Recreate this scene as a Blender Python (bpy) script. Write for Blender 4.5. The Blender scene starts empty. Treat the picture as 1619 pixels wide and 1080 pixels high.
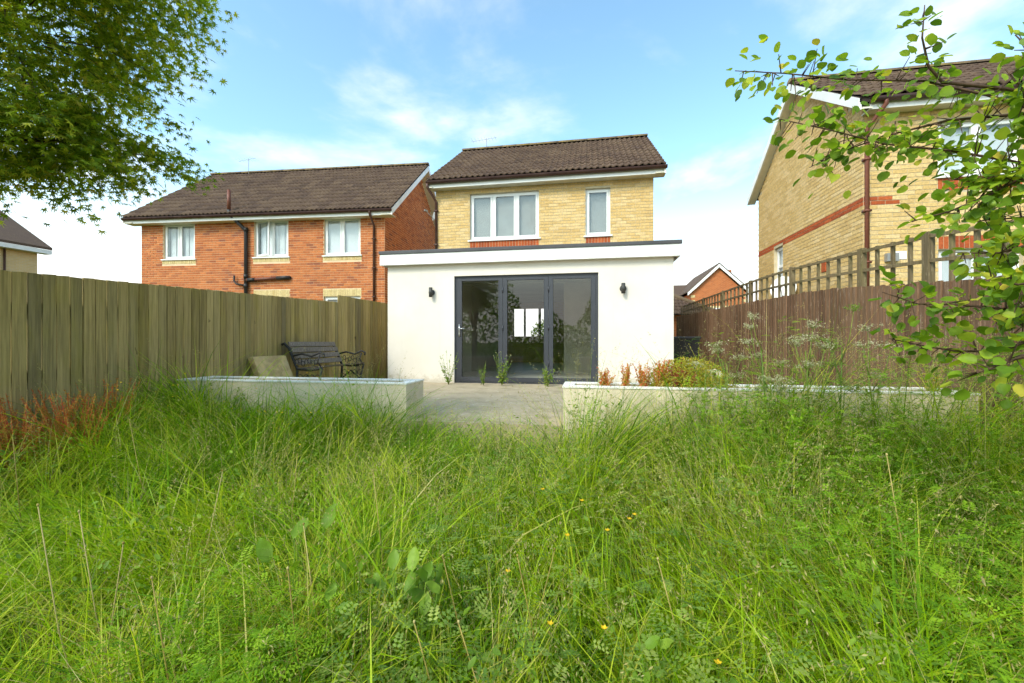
import bpy, bmesh, math, random
import numpy as np
from mathutils import Matrix, Vector
random.seed(7)
RNG = np.random.default_rng(11)
SC = bpy.context.scene
COL = SC.collection
R = math.radians

# ------------------------------------------------------------------ camera, sky, sun, exposure
EYE = 0.83                       # camera height above the patio (the garden lies lower than the patio)
YAW = math.atan(121 / 680)
cam_d = bpy.data.cameras.new('camera'); cam = bpy.data.objects.new('camera', cam_d); COL.objects.link(cam)
cam_d.sensor_width = 36; cam_d.lens = 36 * 680 / 1619
cam_d.clip_start = 0.05; cam_d.clip_end = 3000
cam.location = (0, 0, EYE); cam.rotation_euler = (R(90), 0, YAW)
SC.camera = cam

SUN_EL, SUN_AZ = R(42), math.atan2(-0.52, -0.85)      # azimuth measured from +Y towards +X
world = bpy.data.worlds.new('World'); SC.world = world; world.use_nodes = True
wn, wl = world.node_tree.nodes, world.node_tree.links
wn.clear()
w_out = wn.new('ShaderNodeOutputWorld'); w_bg = wn.new('ShaderNodeBackground'); w_bg.inputs[1].default_value = 0.15
sky = wn.new('ShaderNodeTexSky'); sky.sky_type = 'NISHITA'; sky.sun_disc = False
sky.sun_elevation = SUN_EL; sky.sun_rotation = SUN_AZ % (2 * math.pi)
sky.air_density = 1.0; sky.dust_density = 1.2; sky.ozone_density = 1.6
w_tc = wn.new('ShaderNodeTexCoord'); w_sep = wn.new('ShaderNodeSeparateXYZ')
wl.new(w_tc.outputs['Generated'], w_sep.inputs[0])
def wmath(op, a, b=None, clamp=False):
    n = wn.new('ShaderNodeMath'); n.operation = op; n.use_clamp = clamp
    for i, v in enumerate((a, b)):
        if v is None: continue
        if isinstance(v, (int, float)): n.inputs[i].default_value = v
        else: wl.new(v, n.inputs[i])
    return n.outputs[0]
# clouds lie on a flat layer overhead: direction / (height + k)
zc = wmath('ADD', wmath('MAXIMUM', w_sep.outputs[2], 0.0), 0.16)
comb = wn.new('ShaderNodeCombineXYZ')
wl.new(wmath('DIVIDE', w_sep.outputs[0], zc), comb.inputs[0]); wl.new(wmath('DIVIDE', w_sep.outputs[1], zc), comb.inputs[1])
cmap = wn.new('ShaderNodeMapping'); cmap.inputs['Location'].default_value = (0.35, 1.9, 0.0); wl.new(comb.outputs[0], cmap.inputs[0])
cn = wn.new('ShaderNodeTexNoise'); cn.inputs['Scale'].default_value = 1.15; cn.inputs['Detail'].default_value = 9
cn.inputs['Roughness'].default_value = 0.56; cn.inputs['Distortion'].default_value = 0.25
wl.new(cmap.outputs[0], cn.inputs['Vector'])
cr = wn.new('ShaderNodeMapRange'); cr.interpolation_type = 'SMOOTHSTEP'
cr.inputs['From Min'].default_value = 0.47; cr.inputs['From Max'].default_value = 0.74; cr.inputs['To Max'].default_value = 0.85
wl.new(cn.outputs['Fac'], cr.inputs['Value'])
hz = wn.new('ShaderNodeMapRange'); hz.interpolation_type = 'SMOOTHSTEP'      # low bank of bright cloud all round the horizon
hz.inputs['From Min'].default_value = 0.36; hz.inputs['From Max'].default_value = 0.05; hz.inputs['To Max'].default_value = 1.0
wl.new(w_sep.outputs[2], hz.inputs['Value'])
cmask = wmath('MAXIMUM', cr.outputs[0], hz.outputs[0])
wmix = wn.new('ShaderNodeMix'); wmix.data_type = 'RGBA'
wl.new(cmask, wmix.inputs[0]); skt = wn.new('ShaderNodeMix'); skt.data_type = 'RGBA'; skt.blend_type = 'MULTIPLY'; skt.inputs[0].default_value = 1.0; skt.inputs[7].default_value = (1.46, 1.74, 1.56, 1)
wl.new(sky.outputs[0], skt.inputs[6]); wl.new(skt.outputs[2], wmix.inputs[6]); wmix.inputs[7].default_value = (6.5, 6.3, 6.0, 1)
wl.new(wmix.outputs[2], w_bg.inputs[0]); wl.new(w_bg.outputs[0], w_out.inputs[0])

sun_d = bpy.data.lights.new('sun', 'SUN'); sun_d.energy = 2.0; sun_d.angle = R(18); sun_d.color = (1, 0.95, 0.87)
sun = bpy.data.objects.new('sun', sun_d); COL.objects.link(sun)
sdir = Vector((math.sin(SUN_AZ) * math.cos(SUN_EL), math.cos(SUN_AZ) * math.cos(SUN_EL), math.sin(SUN_EL)))
sun.rotation_euler = sdir.to_track_quat('Z', 'Y').to_euler(); sun.location = (-6, -8, 12)

SC.render.engine = 'CYCLES'
SC.view_settings.view_transform = 'Standard'; SC.view_settings.look = 'None'
SC.view_settings.exposure = 0.72; SC.view_settings.gamma = 1
SC.cycles.debug_use_spatial_splits = True; SC.cycles.use_adaptive_sampling = True; SC.cycles.adaptive_threshold = 0.025
SC.cycles.max_bounces = 6; SC.cycles.diffuse_bounces = 3; SC.cycles.glossy_bounces = 3; SC.cycles.transmission_bounces = 3; SC.cycles.transparent_max_bounces = 10

# ------------------------------------------------------------------ materials
def lin(c):
    if isinstance(c, str): c = [int(c[i:i + 2], 16) / 255 for i in (0, 2, 4)]
    return [x / 12.92 if x <= 0.04045 else ((x + 0.055) / 1.055) ** 2.4 for x in c]
class NT:
    def __init__(s, name):
        s.m = bpy.data.materials.new(name); s.m.use_nodes = True; s.n = s.m.node_tree.nodes; s.l = s.m.node_tree.links
        s.n.clear(); s.out = s.n.new('ShaderNodeOutputMaterial')
    def node(s, t, **kw):
        n = s.n.new(t)
        for k, v in kw.items():
            if k in n.inputs: n.inputs[k].default_value = v
            else: setattr(n, k, v)
        return n
    def put(s, v, sock):
        if hasattr(v, 'is_output'): s.l.new(v, sock)
        else: sock.default_value = v
    def math(s, op, a, b=0.0, clamp=False):
        n = s.n.new('ShaderNodeMath'); n.operation = op; n.use_clamp = clamp; s.put(a, n.inputs[0]); s.put(b, n.inputs[1]); return n.outputs[0]
    def rng(s, v, a, b, c=0.0, d=1.0, smooth=True):
        n = s.n.new('ShaderNodeMapRange'); n.interpolation_type = 'SMOOTHSTEP' if smooth else 'LINEAR'
        s.put(v, n.inputs[0])
        for i, x in enumerate((a, b, c, d)): n.inputs[i + 1].default_value = x
        return n.outputs[0]
    def mix(s, f, a, b, mode='MIX'):
        n = s.n.new('ShaderNodeMix'); n.data_type = 'RGBA'; n.blend_type = mode
        s.put(f, n.inputs[0])
        for v, k in ((a, 6), (b, 7)):
            if hasattr(v, 'is_output'): s.l.new(v, n.inputs[k])
            else: n.inputs[k].default_value = (*v[:3], 1)
        return n.outputs[2]
    def noise(s, scale, detail=3.0, rough=0.5, vec=None, stretch=None):
        n = s.n.new('ShaderNodeTexNoise'); n.inputs['Scale'].default_value = scale; n.inputs['Detail'].default_value = detail; n.inputs['Roughness'].default_value = rough
        if vec is None: vec = s.pos()
        if stretch:
            m = s.n.new('ShaderNodeMapping'); m.inputs['Scale'].default_value = stretch; s.l.new(vec, m.inputs[0]); vec = m.outputs[0]
        s.l.new(vec, n.inputs['Vector']); return n.outputs[0]
    def pos(s):
        if not hasattr(s, '_p'): s._p = s.n.new('ShaderNodeNewGeometry').outputs['Position']
        return s._p
    def rnd(s):                     # one random number per piece: per object plus the mesh's own 'tint' attribute
        o = s.n.new('ShaderNodeObjectInfo').outputs['Random']; a = s.node('ShaderNodeAttribute', attribute_name='tint')
        return s.math('FRACT', s.math('ADD', o, a.outputs['Fac']))
    def bsdf(s, col, rough=0.8, spec=0.3, bump=None, dist=0.01, strength=0.5, **kw):
        b = s.n.new('ShaderNodeBsdfPrincipled')
        if hasattr(col, 'is_output'): s.l.new(col, b.inputs['Base Color'])
        else: b.inputs['Base Color'].default_value = (*col[:3], 1)
        s.put(rough, b.inputs['Roughness']); b.inputs['Specular IOR Level'].default_value = spec
        for k, v in kw.items(): s.put(v, b.inputs[k])
        if bump is not None:
            bm = s.n.new('ShaderNodeBump'); bm.inputs['Distance'].default_value = dist; bm.inputs['Strength'].default_value = strength
            s.l.new(bump, bm.inputs['Height']); s.l.new(bm.outputs[0], b.inputs['Normal'])
        return b
    def done(s, sh): s.l.new(sh.outputs[0], s.out.inputs[0]); return s.m
def ramp(t, f, stops):
    n = t.n.new('ShaderNodeValToRGB'); t.l.new(f, n.inputs[0]); e = n.color_ramp.elements
    while len(e) < len(stops): e.new(0.5)
    for x, (p, c) in zip(e, stops): x.position = p; x.color = (*lin(c), 1)
    return n.outputs[0]
def plain(name, col, rough=0.6, var=0.12, scale=6.0, bump=0.3, bscale=60.0, dist=0.002, spec=0.35, dirt=None, dirt_amt=0.0, **kw):
    t = NT(name); c = lin(col)
    base = t.mix(t.rng(t.noise(scale, 5, 0.6), 0.3, 0.7), [x * (1 - var) for x in c], [min(1, x * (1 + var)) for x in c])
    if dirt: base = t.mix(t.rng(t.noise(scale * 0.6, 6, 0.65), 0.5, 0.72, 0, dirt_amt), base, lin(dirt))
    return t.done(t.bsdf(base, rough, spec, t.noise(bscale, 3), dist, bump, **kw))
def pieces(name, stops, rough=0.85, grain=None, spec=0.2, soil=None, soil_amt=0.0):
    t = NT(name); base = ramp(t, t.rnd(), stops)
    g = t.noise(28, 6, 0.65) if grain is None else t.noise(grain[0], 5, 0.6, stretch=grain[1])
    base = t.mix(1.0, base, t.mix(t.rng(g, 0.25, 0.75), (0.72, 0.72, 0.72), (1.16, 1.16, 1.16)), 'MULTIPLY')
    if soil: base = t.mix(t.rng(t.noise(3.2, 6, 0.7), 0.48, 0.72, 0, soil_amt), base, lin(soil))
    return t.done(t.bsdf(base, rough, spec, g, 0.004, 0.5))
def leafmat(name, stops, trans=0.35, rough=0.5, spec=0.3, vein=0.0):
    t = NT(name); base = ramp(t, t.rnd(), stops)
    base = t.mix(1.0, base, t.mix(t.rng(t.noise(14, 3), 0.3, 0.7), (0.8, 0.8, 0.8), (1.15, 1.15, 1.15)), 'MULTIPLY')
    p = t.bsdf(base, rough, spec); tr = t.n.new('ShaderNodeBsdfTranslucent')
    t.l.new(t.mix(1.0, base, (1.25, 1.2, 0.7), 'MULTIPLY'), tr.inputs[0])
    mx = t.n.new('ShaderNodeMixShader'); mx.inputs[0].default_value = trans
    t.l.new(p.outputs[0], mx.inputs[1]); t.l.new(tr.outputs[0], mx.inputs[2]); return t.done(mx)
def glassmat(name, tint=(0.9, 0.92, 0.92), ior=1.55, rough=0.0):
    t = NT(name); lw_ = t.node('ShaderNodeLayerWeight', Blend=0.5); fac = t.math('ADD', t.math('MULTIPLY', t.math('POWER', lw_.outputs['Facing'], 5.0), 0.85), 0.055); tp = t.n.new('ShaderNodeBsdfTransparent'); tp.inputs[0].default_value = (*tint, 1)
    gl = t.n.new('ShaderNodeBsdfGlossy'); gl.inputs['Roughness'].default_value = rough
    mx = t.n.new('ShaderNodeMixShader'); t.l.new(fac, mx.inputs[0])
    t.l.new(tp.outputs[0], mx.inputs[1]); t.l.new(gl.outputs[0], mx.inputs[2]); return t.done(mx)

M = {}
M['buff_brick'] = pieces('buff_brick', [(0, 'cdaa6c'), (0.3, 'd6b578'), (0.6, 'dec08a'), (0.85, 'd5b374'), (1, 'c8a76e')], soil='a88f6c', soil_amt=0.18)
M['orange_brick'] = pieces('orange_brick', [(0, '96563a'), (0.1, 'b0643a'), (0.4, 'be7040'), (0.75, 'c87a46'), (0.93, 'b06238'), (1, '8c5440')], soil='95603f', soil_amt=0.2)
M['red_brick'] = pieces('red_brick', [(0, 'a8522c'), (0.5, 'ba6034'), (1, '9c4a2a')])
M['cream_brick'] = pieces('cream_brick', [(0, 'c9b07a'), (0.5, 'd8c28c'), (1, 'c2a66c')])
M['mortar'] = plain('mortar', 'c4b594', 0.95, 0.1, 5, 0.4, 90)
M['mortar_orange'] = plain('mortar_orange', 'dcc19c', 0.95, 0.1, 5, 0.4, 90)
M['roof_tile'] = pieces('roof_tile', [(0, '54443a'), (0.3, '5c4a3e'), (0.7, '625042'), (1, '6a5747')], rough=0.9, soil='7c6848', soil_amt=0.2)
M['ridge_tile'] = pieces('ridge_tile', [(0, '6a5a46'), (0.5, '7d6a4c'), (1, '5e4f42')], rough=0.95, soil='8a7434', soil_amt=0.6)
M['underlay'] = plain('underlay', '3a302a', 0.95)
M['upvc'] = plain('upvc', 'eceae4', 0.35, 0.03, 3, 0.1, 30, spec=0.5)
M['soffit'] = plain('soffit', 'd9d3bd', 0.5, 0.05)
M['fascia'] = plain('fascia', 'e9e7e0', 0.4, 0.05, 2, 0.1, 20, dirt='bdb49c', dirt_amt=0.35)
M['brown_plastic'] = plain('brown_plastic', '50362c', 0.45, 0.15, 4, 0.1, 20, dirt='7c6253', dirt_amt=0.4)
M['red_plastic'] = plain('red_plastic', '70412f', 0.5, 0.12)
M['black_plastic'] = plain('black_plastic', '2b2825', 0.45, 0.2)
def rendermat():
    t = NT('render'); base = t.mix(t.rng(t.noise(1.3, 6, 0.6), 0.3, 0.7), lin('dbd2c3'), lin('e1d9cc'))
    base = t.mix(t.rng(t.noise(7, 5, 0.6, stretch=(1, 1, 0.08)), 0.55, 0.78, 0, 0.25), base, lin('cbc3b2'))
    z = t.node('ShaderNodeSeparateXYZ'); t.l.new(t.pos(), z.inputs[0])
    sp = t.math('ADD', t.math('MULTIPLY', z.outputs[2], -2.2), t.noise(9, 6, 0.7))
    base = t.mix(t.rng(sp, 0.12, 0.45, 0, 0.5), base, lin('a3967a'))
    b = t.math('ADD', t.noise(110, 3), t.math('MULTIPLY', t.noise(6, 4), 2.0))
    return t.done(t.bsdf(base, 0.92, 0.2, b, 0.003, 0.5))
M['render'] = rendermat()
M['planter'] = plain('planter', 'dccbae', 0.92, 0.06, 2.2, 0.5, 110, dist=0.003, dirt='b3a98c', dirt_amt=0.6)
M['coping'] = plain('coping', 'ece6da', 0.8, 0.05, 3, 0.3, 100, dirt='bfb9a6', dirt_amt=0.5)
M['anthracite'] = plain('anthracite', '3a3b40', 0.4, 0.06, 3, 0.08, 200, spec=0.5)
M['roof_edge'] = plain('roof_edge', '4b4a4b', 0.6, 0.15, 3, 0.2, 40)
M['glass'] = glassmat('glass')
M['dark_lamp'] = plain('dark_lamp', '3c3b36', 0.45, 0.1, 5, 0.1, 60)
M['steel'] = plain('steel', 'b9b9b6', 0.3, 0.08, 8, 0.1, 60, Metallic=0.9)
M['interior'] = plain('interior', 'd2c8b4', 0.9, 0.08, 1.5)
M['interior_floor'] = plain('interior_floor', 'cfcabc', 0.5, 0.1, 2)
M['blind'] = plain('blind', 'a3a29b', 0.8, 0.06, 3)
M['blind_white'] = plain('blind_white', 'e4e6e6', 0.8, 0.05, 3)
M['soil'] = plain('soil', '4a3d2c', 0.98, 0.3, 12, 0.9, 60, dist=0.01)
M['white_dish'] = plain('white_dish', 'e6e4de', 0.45, 0.05)
M['grey_metal'] = plain('grey_metal', '8b8a86', 0.5, 0.12)
M['iron'] = plain('iron', '2c2926', 0.55, 0.2, 20, 0.4, 90)
M['stone_slab'] = plain('stone_slab', 'b89e6c', 0.92, 0.25, 9, 0.6, 70, dist=0.004, dirt='c0ad84', dirt_amt=0.6)
M['statue'] = plain('statue', 'd6cdb4', 0.8, 0.12, 20, 0.3, 90, dirt='a08458', dirt_amt=0.5)
def fencemat(name, stops, moss, moss_amt, wear=None):
    t = NT(name); base = ramp(t, t.rnd(), stops)
    g = t.noise(60, 5, 0.65, stretch=(1, 1, 0.035))
    base = t.mix(1.0, base, t.mix(t.rng(g, 0.3, 0.7), (0.68, 0.68, 0.68), (1.2, 1.2, 1.2)), 'MULTIPLY')
    base = t.mix(t.rng(t.noise(5, 5, 0.65, stretch=(1, 1, 0.25)), 0.45, 0.75, 0, moss_amt), base, lin(moss))
    base = t.mix(t.rng(t.noise(9, 3, 0.5, stretch=(1, 1, 0.55)), 0.70, 0.76, 0, 0.75), base, lin('4e4228'))
    if wear: base = t.mix(t.rng(t.noise(42, 6, 0.75, stretch=(1, 1, 0.12)), 0.56, 0.66, 0, 0.7), base, lin(wear))
    return t.done(t.bsdf(base, 0.9, 0.15, g, 0.004, 0.6))
M['green_fence'] = fencemat('green_fence', [(0, '8c7a4c'), (0.25, 'a48f5c'), (0.6, 'b29c66'), (0.85, '968659'), (1, '7e7152')], '9c8e30', 0.42)
M['brown_fence'] = fencemat('brown_fence', [(0, '664d3a'), (0.4, '785c46'), (0.75, '866850'), (1, '6c543e')], '665c3a', 0.25, 'b8a48e')
M['trellis'] = fencemat('trellis', [(0, '6e5f45'), (0.5, '7d6c50'), (1, '5f5440')], '6a6a3a', 0.4, 'a89878')
M['bench_wood'] = fencemat('bench_wood', [(0, '5e5344'), (0.5, '74685a'), (1, '82766a')], '5c5a3c', 0.3, 'b5a996')
M['bark'] = plain('bark', '4a3c2e', 0.95, 0.3, 18, 0.8, 60, dist=0.006)
M['twig'] = plain('twig', '55402f', 0.85, 0.25, 30)
M['maple_leaf'] = leafmat('maple_leaf', [(0, '5a7618'), (0.35, '78921e'), (0.65, '92a626'), (0.88, 'b2b834'), (1, 'bcb03c')], 0.6)
M['plum_leaf'] = leafmat('plum_leaf', [(0, '5a7a24'), (0.4, '7c9a26'), (0.75, '98b02e'), (0.95, 'b8c03c'), (1, 'c6b444')], 0.5)
M['fruit'] = plain('fruit', '8aa03a', 0.4, 0.15)
def grassmat():
    t = NT('grass_blade'); f = t.rnd()
    base = ramp(t, f, [(0, '456c06'), (0.3, '739c0a'), (0.6, '9dbe12'), (0.85, 'c4d030'), (0.95, 'd0c65c'), (1, 'dfcf92')])
    p = t.bsdf(base, 0.5, 0.3); tr = t.n.new('ShaderNodeBsdfTranslucent'); t.l.new(t.mix(1.0, base, (1.2, 1.2, 0.6), 'MULTIPLY'), tr.inputs[0])
    mx = t.n.new('ShaderNodeMixShader'); mx.inputs[0].default_value = 0.42; t.l.new(p.outputs[0], mx.inputs[1]); t.l.new(tr.outputs[0], mx.inputs[2]); return t.done(mx)
M['grass'] = grassmat()
M['seed'] = leafmat('seed_head', [(0, '9a8f4e'), (0.5, 'b9ad6a'), (1, 'a89a70')], 0.3)
M['straw'] = leafmat('straw', [(0, '8c7a34'), (0.5, 'a8964a'), (1, 'c4b478')], 0.2)
M['vetch'] = leafmat('vetch', [(0, '58800c'), (0.5, '7aa214'), (1, '9cba28')], 0.45)
M['dock'] = leafmat('dock', [(0, '5f8020'), (0.6, '7a9a2a'), (1, '94ae3a')], 0.4)
M['buttercup'] = leafmat('buttercup', [(0, 'dcae12'), (1, 'f0c826')], 0.3)
M['weed'] = leafmat('weed', [(0, '5c7a2c'), (0.5, '7b9436'), (1, '9aa64c')], 0.35)
M['umbel'] = leafmat('umbel', [(0, 'a8a27c'), (0.5, 'c8c2a2'), (1, '98925c')], 0.3)
M['red_plant'] = leafmat('red_plant', [(0, 'c4543c'), (0.35, 'd47a42'), (0.7, 'd89a4a'), (1, 'bcaa48')], 0.45)
M['crimson'] = leafmat('crimson', [(0, '8a1c2c'), (0.6, 'a83236'), (1, 'b86a50')], 0.35)
M['yellow_plant'] = leafmat('yellow_plant', [(0, '94952a'), (0.5, 'b4ae34'), (0.9, 'c4b440'), (1, 'b88034')], 0.4)

# ------------------------------------------------------------------ mesh helpers
class MB:
    def __init__(s): s.v = []; s.f = []; s.t = []
    def add(s, v, f, tint=None):
        o = len(s.v); s.v += [tuple(p) for p in v]; s.f += [tuple(i + o for i in q) for q in f]
        s.t += [random.random() if tint is None else tint] * len(v); return s
    def box(s, x0, x1, y0, y1, z0, z1, tint=None):
        v = [(x0, y0, z0), (x1, y0, z0), (x1, y1, z0), (x0, y1, z0), (x0, y0, z1), (x1, y0, z1), (x1, y1, z1), (x0, y1, z1)]
        return s.add(v, [(0, 3, 2, 1), (4, 5, 6, 7), (0, 1, 5, 4), (1, 2, 6, 5), (2, 3, 7, 6), (3, 0, 4, 7)], tint)
    def obox(s, c, ax, half, tint=None):          # oriented box: centre, three axes, half sizes
        c = Vector(c); a = [Vector(x).normalized() * h for x, h in zip(ax, half)]; v = []
        for k in (-1, 1):
            for i, j in ((-1, -1), (1, -1), (1, 1), (-1, 1)): v.append(c + a[0] * i + a[1] * j + a[2] * k)
        return s.add(v, [(0, 3, 2, 1), (4, 5, 6, 7), (0, 1, 5, 4), (1, 2, 6, 5), (2, 3, 7, 6), (3, 0, 4, 7)], tint)
    def tube(s, pts, rad, n=8, cap=True, tint=None):
        pts = [Vector(p) for p in pts]; rad = rad if isinstance(rad, (list, tuple)) else [rad] * len(pts)
        v = []; f = []; up = None
        for i, p in enumerate(pts):
            d = (pts[min(i + 1, len(pts) - 1)] - pts[max(i - 1, 0)]).normalized()
            if up is None: up = Vector((0, 0, 1)) if abs(d.z) < 0.9 else Vector((1, 0, 0))
            a = d.cross(up).normalized(); b = a.cross(d).normalized(); up = b
            for k in range(n):
                t = 2 * math.pi * k / n; v.append(p + (a * math.cos(t) + b * math.sin(t)) * rad[i])
        for i in range(len(pts) - 1):
            for k in range(n): f.append((i * n + k, i * n + (k + 1) % n, (i + 1) * n + (k + 1) % n, (i + 1) * n + k))
        if cap: f.append(tuple(reversed(range(n)))); f.append(tuple((len(pts) - 1) * n + k for k in range(n)))
        return s.add(v, f, tint)
    def lathe(s, c, prof, n=16, tint=None):       # profile (radius, z) about a vertical axis
        v = []; f = []
        for r, z in prof:
            for k in range(n): t = 2 * math.pi * k / n; v.append((c[0] + r * math.cos(t), c[1] + r * math.sin(t), c[2] + z))
        for i in range(len(prof) - 1):
            for k in range(n): f.append((i * n + k, i * n + (k + 1) % n, (i + 1) * n + (k + 1) % n, (i + 1) * n + k))
        f.append(tuple(reversed(range(n)))); f.append(tuple((len(prof) - 1) * n + k for k in range(n)))
        return s.add(v, f, tint)
    def ellip(s, c, r, nu=12, nv=8, tint=None):
        prof = [(math.sin(math.pi * i / nv), -math.cos(math.pi * i / nv)) for i in range(nv + 1)]
        v = []; f = []
        for a, z in prof:
            for k in range(nu): t = 2 * math.pi * k / nu; v.append((c[0] + r[0] * a * math.cos(t), c[1] + r[1] * a * math.sin(t), c[2] + r[2] * z))
        for i in range(nv):
            for k in range(nu): f.append((i * nu + k, i * nu + (k + 1) % nu, (i + 1) * nu + (k + 1) % nu, (i + 1) * nu + k))
        return s.add(v, f, tint)
    def mesh(s, name, mat, smooth=False):
        me = bpy.data.meshes.new(name); me.from_pydata(s.v, [], s.f)
        at = me.attributes.new('tint', 'FLOAT', 'POINT'); at.data.foreach_set('value', np.array(s.t, dtype=np.float32))
        if mat: me.materials.append(M[mat] if isinstance(mat, str) else mat)
        if smooth: me.polygons.foreach_set('use_smooth', [True] * len(me.polygons))
        me.update(); return me
    def build(s, name, mat, parent=None, smooth=False, loc=(0, 0, 0), kind=None, bevel=0):
        me = s.mesh(name, mat, smooth)
        if bevel:
            bm = bmesh.new(); bm.from_mesh(me); bmesh.ops.bevel(bm, geom=bm.edges[:], offset=bevel, segments=2, affect='EDGES', profile=0.6); bm.to_mesh(me); bm.free()
        o = obj(name, me, parent)
        if parent is None:
            me.transform(Matrix.Translation(-Vector(loc))); o.location = loc
        if kind: o['kind'] = kind
        return o
def obj(name, me, parent=None, loc=None):
    o = bpy.data.objects.new(name, me); COL.objects.link(o)
    if parent: o.parent = parent
    if loc: o.location = loc
    return o
def tag(o, label, cat, group=None):
    o['label'] = label; o['category'] = cat
    if group: o['group'] = group
    return o
def thing(name, label, cat, loc=(0, 0, 0), rz=0, group=None):
    o = obj(name, None, None, loc); o.rotation_euler = (0, 0, rz); o.empty_display_size = 0.2
    return tag(o, label, cat, group)
def struct(o): o['kind'] = 'structure'; return o
def fast_mesh(name, verts, faces_q=None, faces_t=None, tint=None, mat=None, smooth=False):
    me = bpy.data.meshes.new(name); verts = np.asarray(verts, dtype=np.float32).reshape(-1, 3)
    me.vertices.add(len(verts)); me.vertices.foreach_set('co', verts.ravel())
    idx = []; starts = []; tot = 0; n = 0
    if faces_q is not None and len(faces_q):
        q = np.asarray(faces_q, dtype=np.int32).reshape(-1, 4); idx.append(q.ravel()); starts.append(np.arange(len(q)) * 4); tot = len(q) * 4; n += len(q)
    if faces_t is not None and len(faces_t):
        t = np.asarray(faces_t, dtype=np.int32).reshape(-1, 3); idx.append(t.ravel()); starts.append(tot + np.arange(len(t)) * 3); n += len(t)
    idx = np.concatenate(idx); starts = np.concatenate(starts)
    me.loops.add(len(idx)); me.loops.foreach_set('vertex_index', idx)
    me.polygons.add(n); me.polygons.foreach_set('loop_start', starts.astype(np.int32))
    if tint is not None:
        at = me.attributes.new('tint', 'FLOAT', 'POINT'); at.data.foreach_set('value', np.asarray(tint, dtype=np.float32))
    if mat: me.materials.append(M[mat])
    me.update(calc_edges=True)
    if smooth: me.polygons.foreach_set('use_smooth', np.ones(n, dtype=bool))
    return me
def at(px, py, d):                                # a point of the place seen at photo pixel (px, py), d metres in front of the camera
    u = (px - 809.5) / 680 * d; z = (540 - py) / 680 * d; c, s = math.cos(YAW), math.sin(YAW)
    return Vector((u * c - d * s, u * s + d * c, z + EYE))
CAMP = Vector((0, 0, EYE))

# ------------------------------------------------------------------ ground
def ground_z(x, y):
    y = np.asarray(y, dtype=float); g = -0.80 + 0.095 * np.clip(y, -12, 4.3)
    g = g + 0.16 * np.clip((-3.1 - np.asarray(x, dtype=float)) / 1.2, 0, 1) * np.clip((5 + np.asarray(x, dtype=float)) / .1, 0, 1)      # a low bank along the left fence
    return np.where(y > 4.32, -0.12, g)
gx = np.concatenate([[-900, -200, -60, -25], np.linspace(-12, 10, 45), [20, 60, 200, 900]])
gy = np.concatenate([[-900, -200, -60, -20], np.linspace(-10, 4.2, 48), [4.32, 4.34, 6, 12, 20, 60, 200, 1200]])
gv = []; gq = []
for j, y in enumerate(gy):
    for i, x in enumerate(gx):
        gv.append((x, y, float(ground_z(x, y)) + 0.02 * math.sin(x * 2.3 + y) * math.cos(y * 1.9) * (1 if -9 < y < 4.2 and abs(x) < 12 else 0)))
for j in range(len(gy) - 1):
    for i in range(len(gx) - 1):
        a = j * len(gx) + i; gq.append((a, a + 1, a + 1 + len(gx), a + len(gx)))
def groundmat():
    t = NT('garden_ground'); n = t.noise(7, 6, 0.65)
    base = t.mix(t.rng(n, 0.35, 0.65), lin('4a4a22'), lin('5c6a2a'))
    return t.done(t.bsdf(base, 0.98, 0.1, t.noise(40, 4), 0.03, 0.8))
M['ground'] = groundmat()
struct(obj('ground', fast_mesh('ground', gv, gq, mat='ground')))

def pavmat():
    t = NT('patio_stone'); f = t.rnd(); base = ramp(t, f, [(0, 'b09f84'), (0.5, 'bcae94'), (1, 'a8967a')])
    base = t.mix(t.rng(t.noise(2.6, 7, 0.7), 0.42, 0.7, 0, 0.7), base, lin('8b8064'))
    base = t.mix(t.rng(t.noise(9, 6, 0.7), 0.55, 0.7, 0, 0.5), base, lin('d4cbb8'))
    return t.done(t.bsdf(base, 0.93, 0.15, t.noise(60, 4), 0.004, 0.5))
M['patio'] = pavmat()
struct(MB().box(-4.7, 3.32, 4.75, 8.3, -0.6, 0.0, 0.3).box(-1.885, -0.25, 4.26, 4.749, -0.6, -0.001, 0.3).build('patio', 'patio'))

# ------------------------------------------------------------------ houses
UNIT = {}
def unit_box(mat):
    if mat not in UNIT:
        b = MB().box(-.5, .5, -.5, .5, -.5, .5, 0.0); b.f.pop(4); UNIT[mat] = b.mesh('brick', mat)   # back face left open
    return UNIT[mat]
def flush_bricks(house, jobs, limit=300):
    """jobs: (wall object, frame(u, depth, z) -> local point, rot, list of bricks (u0,u1,z0,z1,mat)); the nearest become objects"""
    allb = []
    for wall, fr, rot, bl in jobs:
        for b in bl:
            c = house.matrix_world @ Vector(fr((b[0] + b[1]) / 2, 0, (b[2] + b[3]) / 2))
            allb.append(((c - CAMP).length - 3.0 * (b[4] == 'red_brick'), wall, fr, rot, b))
    allb.sort(key=lambda q: q[0]); rest = {}
    for k, (d, wall, fr, rot, b) in enumerate(allb):
        u0, u1, z0, z1, mat = b; j = random.uniform(-0.0015, 0.0015)
        if k < limit:
            o = obj('brick', unit_box(mat), wall, fr((u0 + u1) / 2, 0.007 + j, (z0 + z1) / 2)); o.rotation_euler = (0, 0, rot); o.scale = (u1 - u0, 0.028, z1 - z0)
        else: rest.setdefault((wall.name, mat), (wall, fr, []))[2].append((u0, u1, z0, z1, j))
    for (wn_, mat), (wall, fr, bl) in rest.items():
        mb = MB()
        for u0, u1, z0, z1, j in bl:
            v = [fr(u, dd, z) for dd in (-0.007 + j, 0.021) for u, z in ((u0, z0), (u1, z0), (u1, z1), (u0, z1))]
            mb.add(v, [(0, 1, 2, 3), (0, 4, 5, 1), (1, 5, 6, 2), (2, 6, 7, 3), (3, 7, 4, 0)])
        mb.build('brickwork', mat, wall, kind='stuff')
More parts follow.
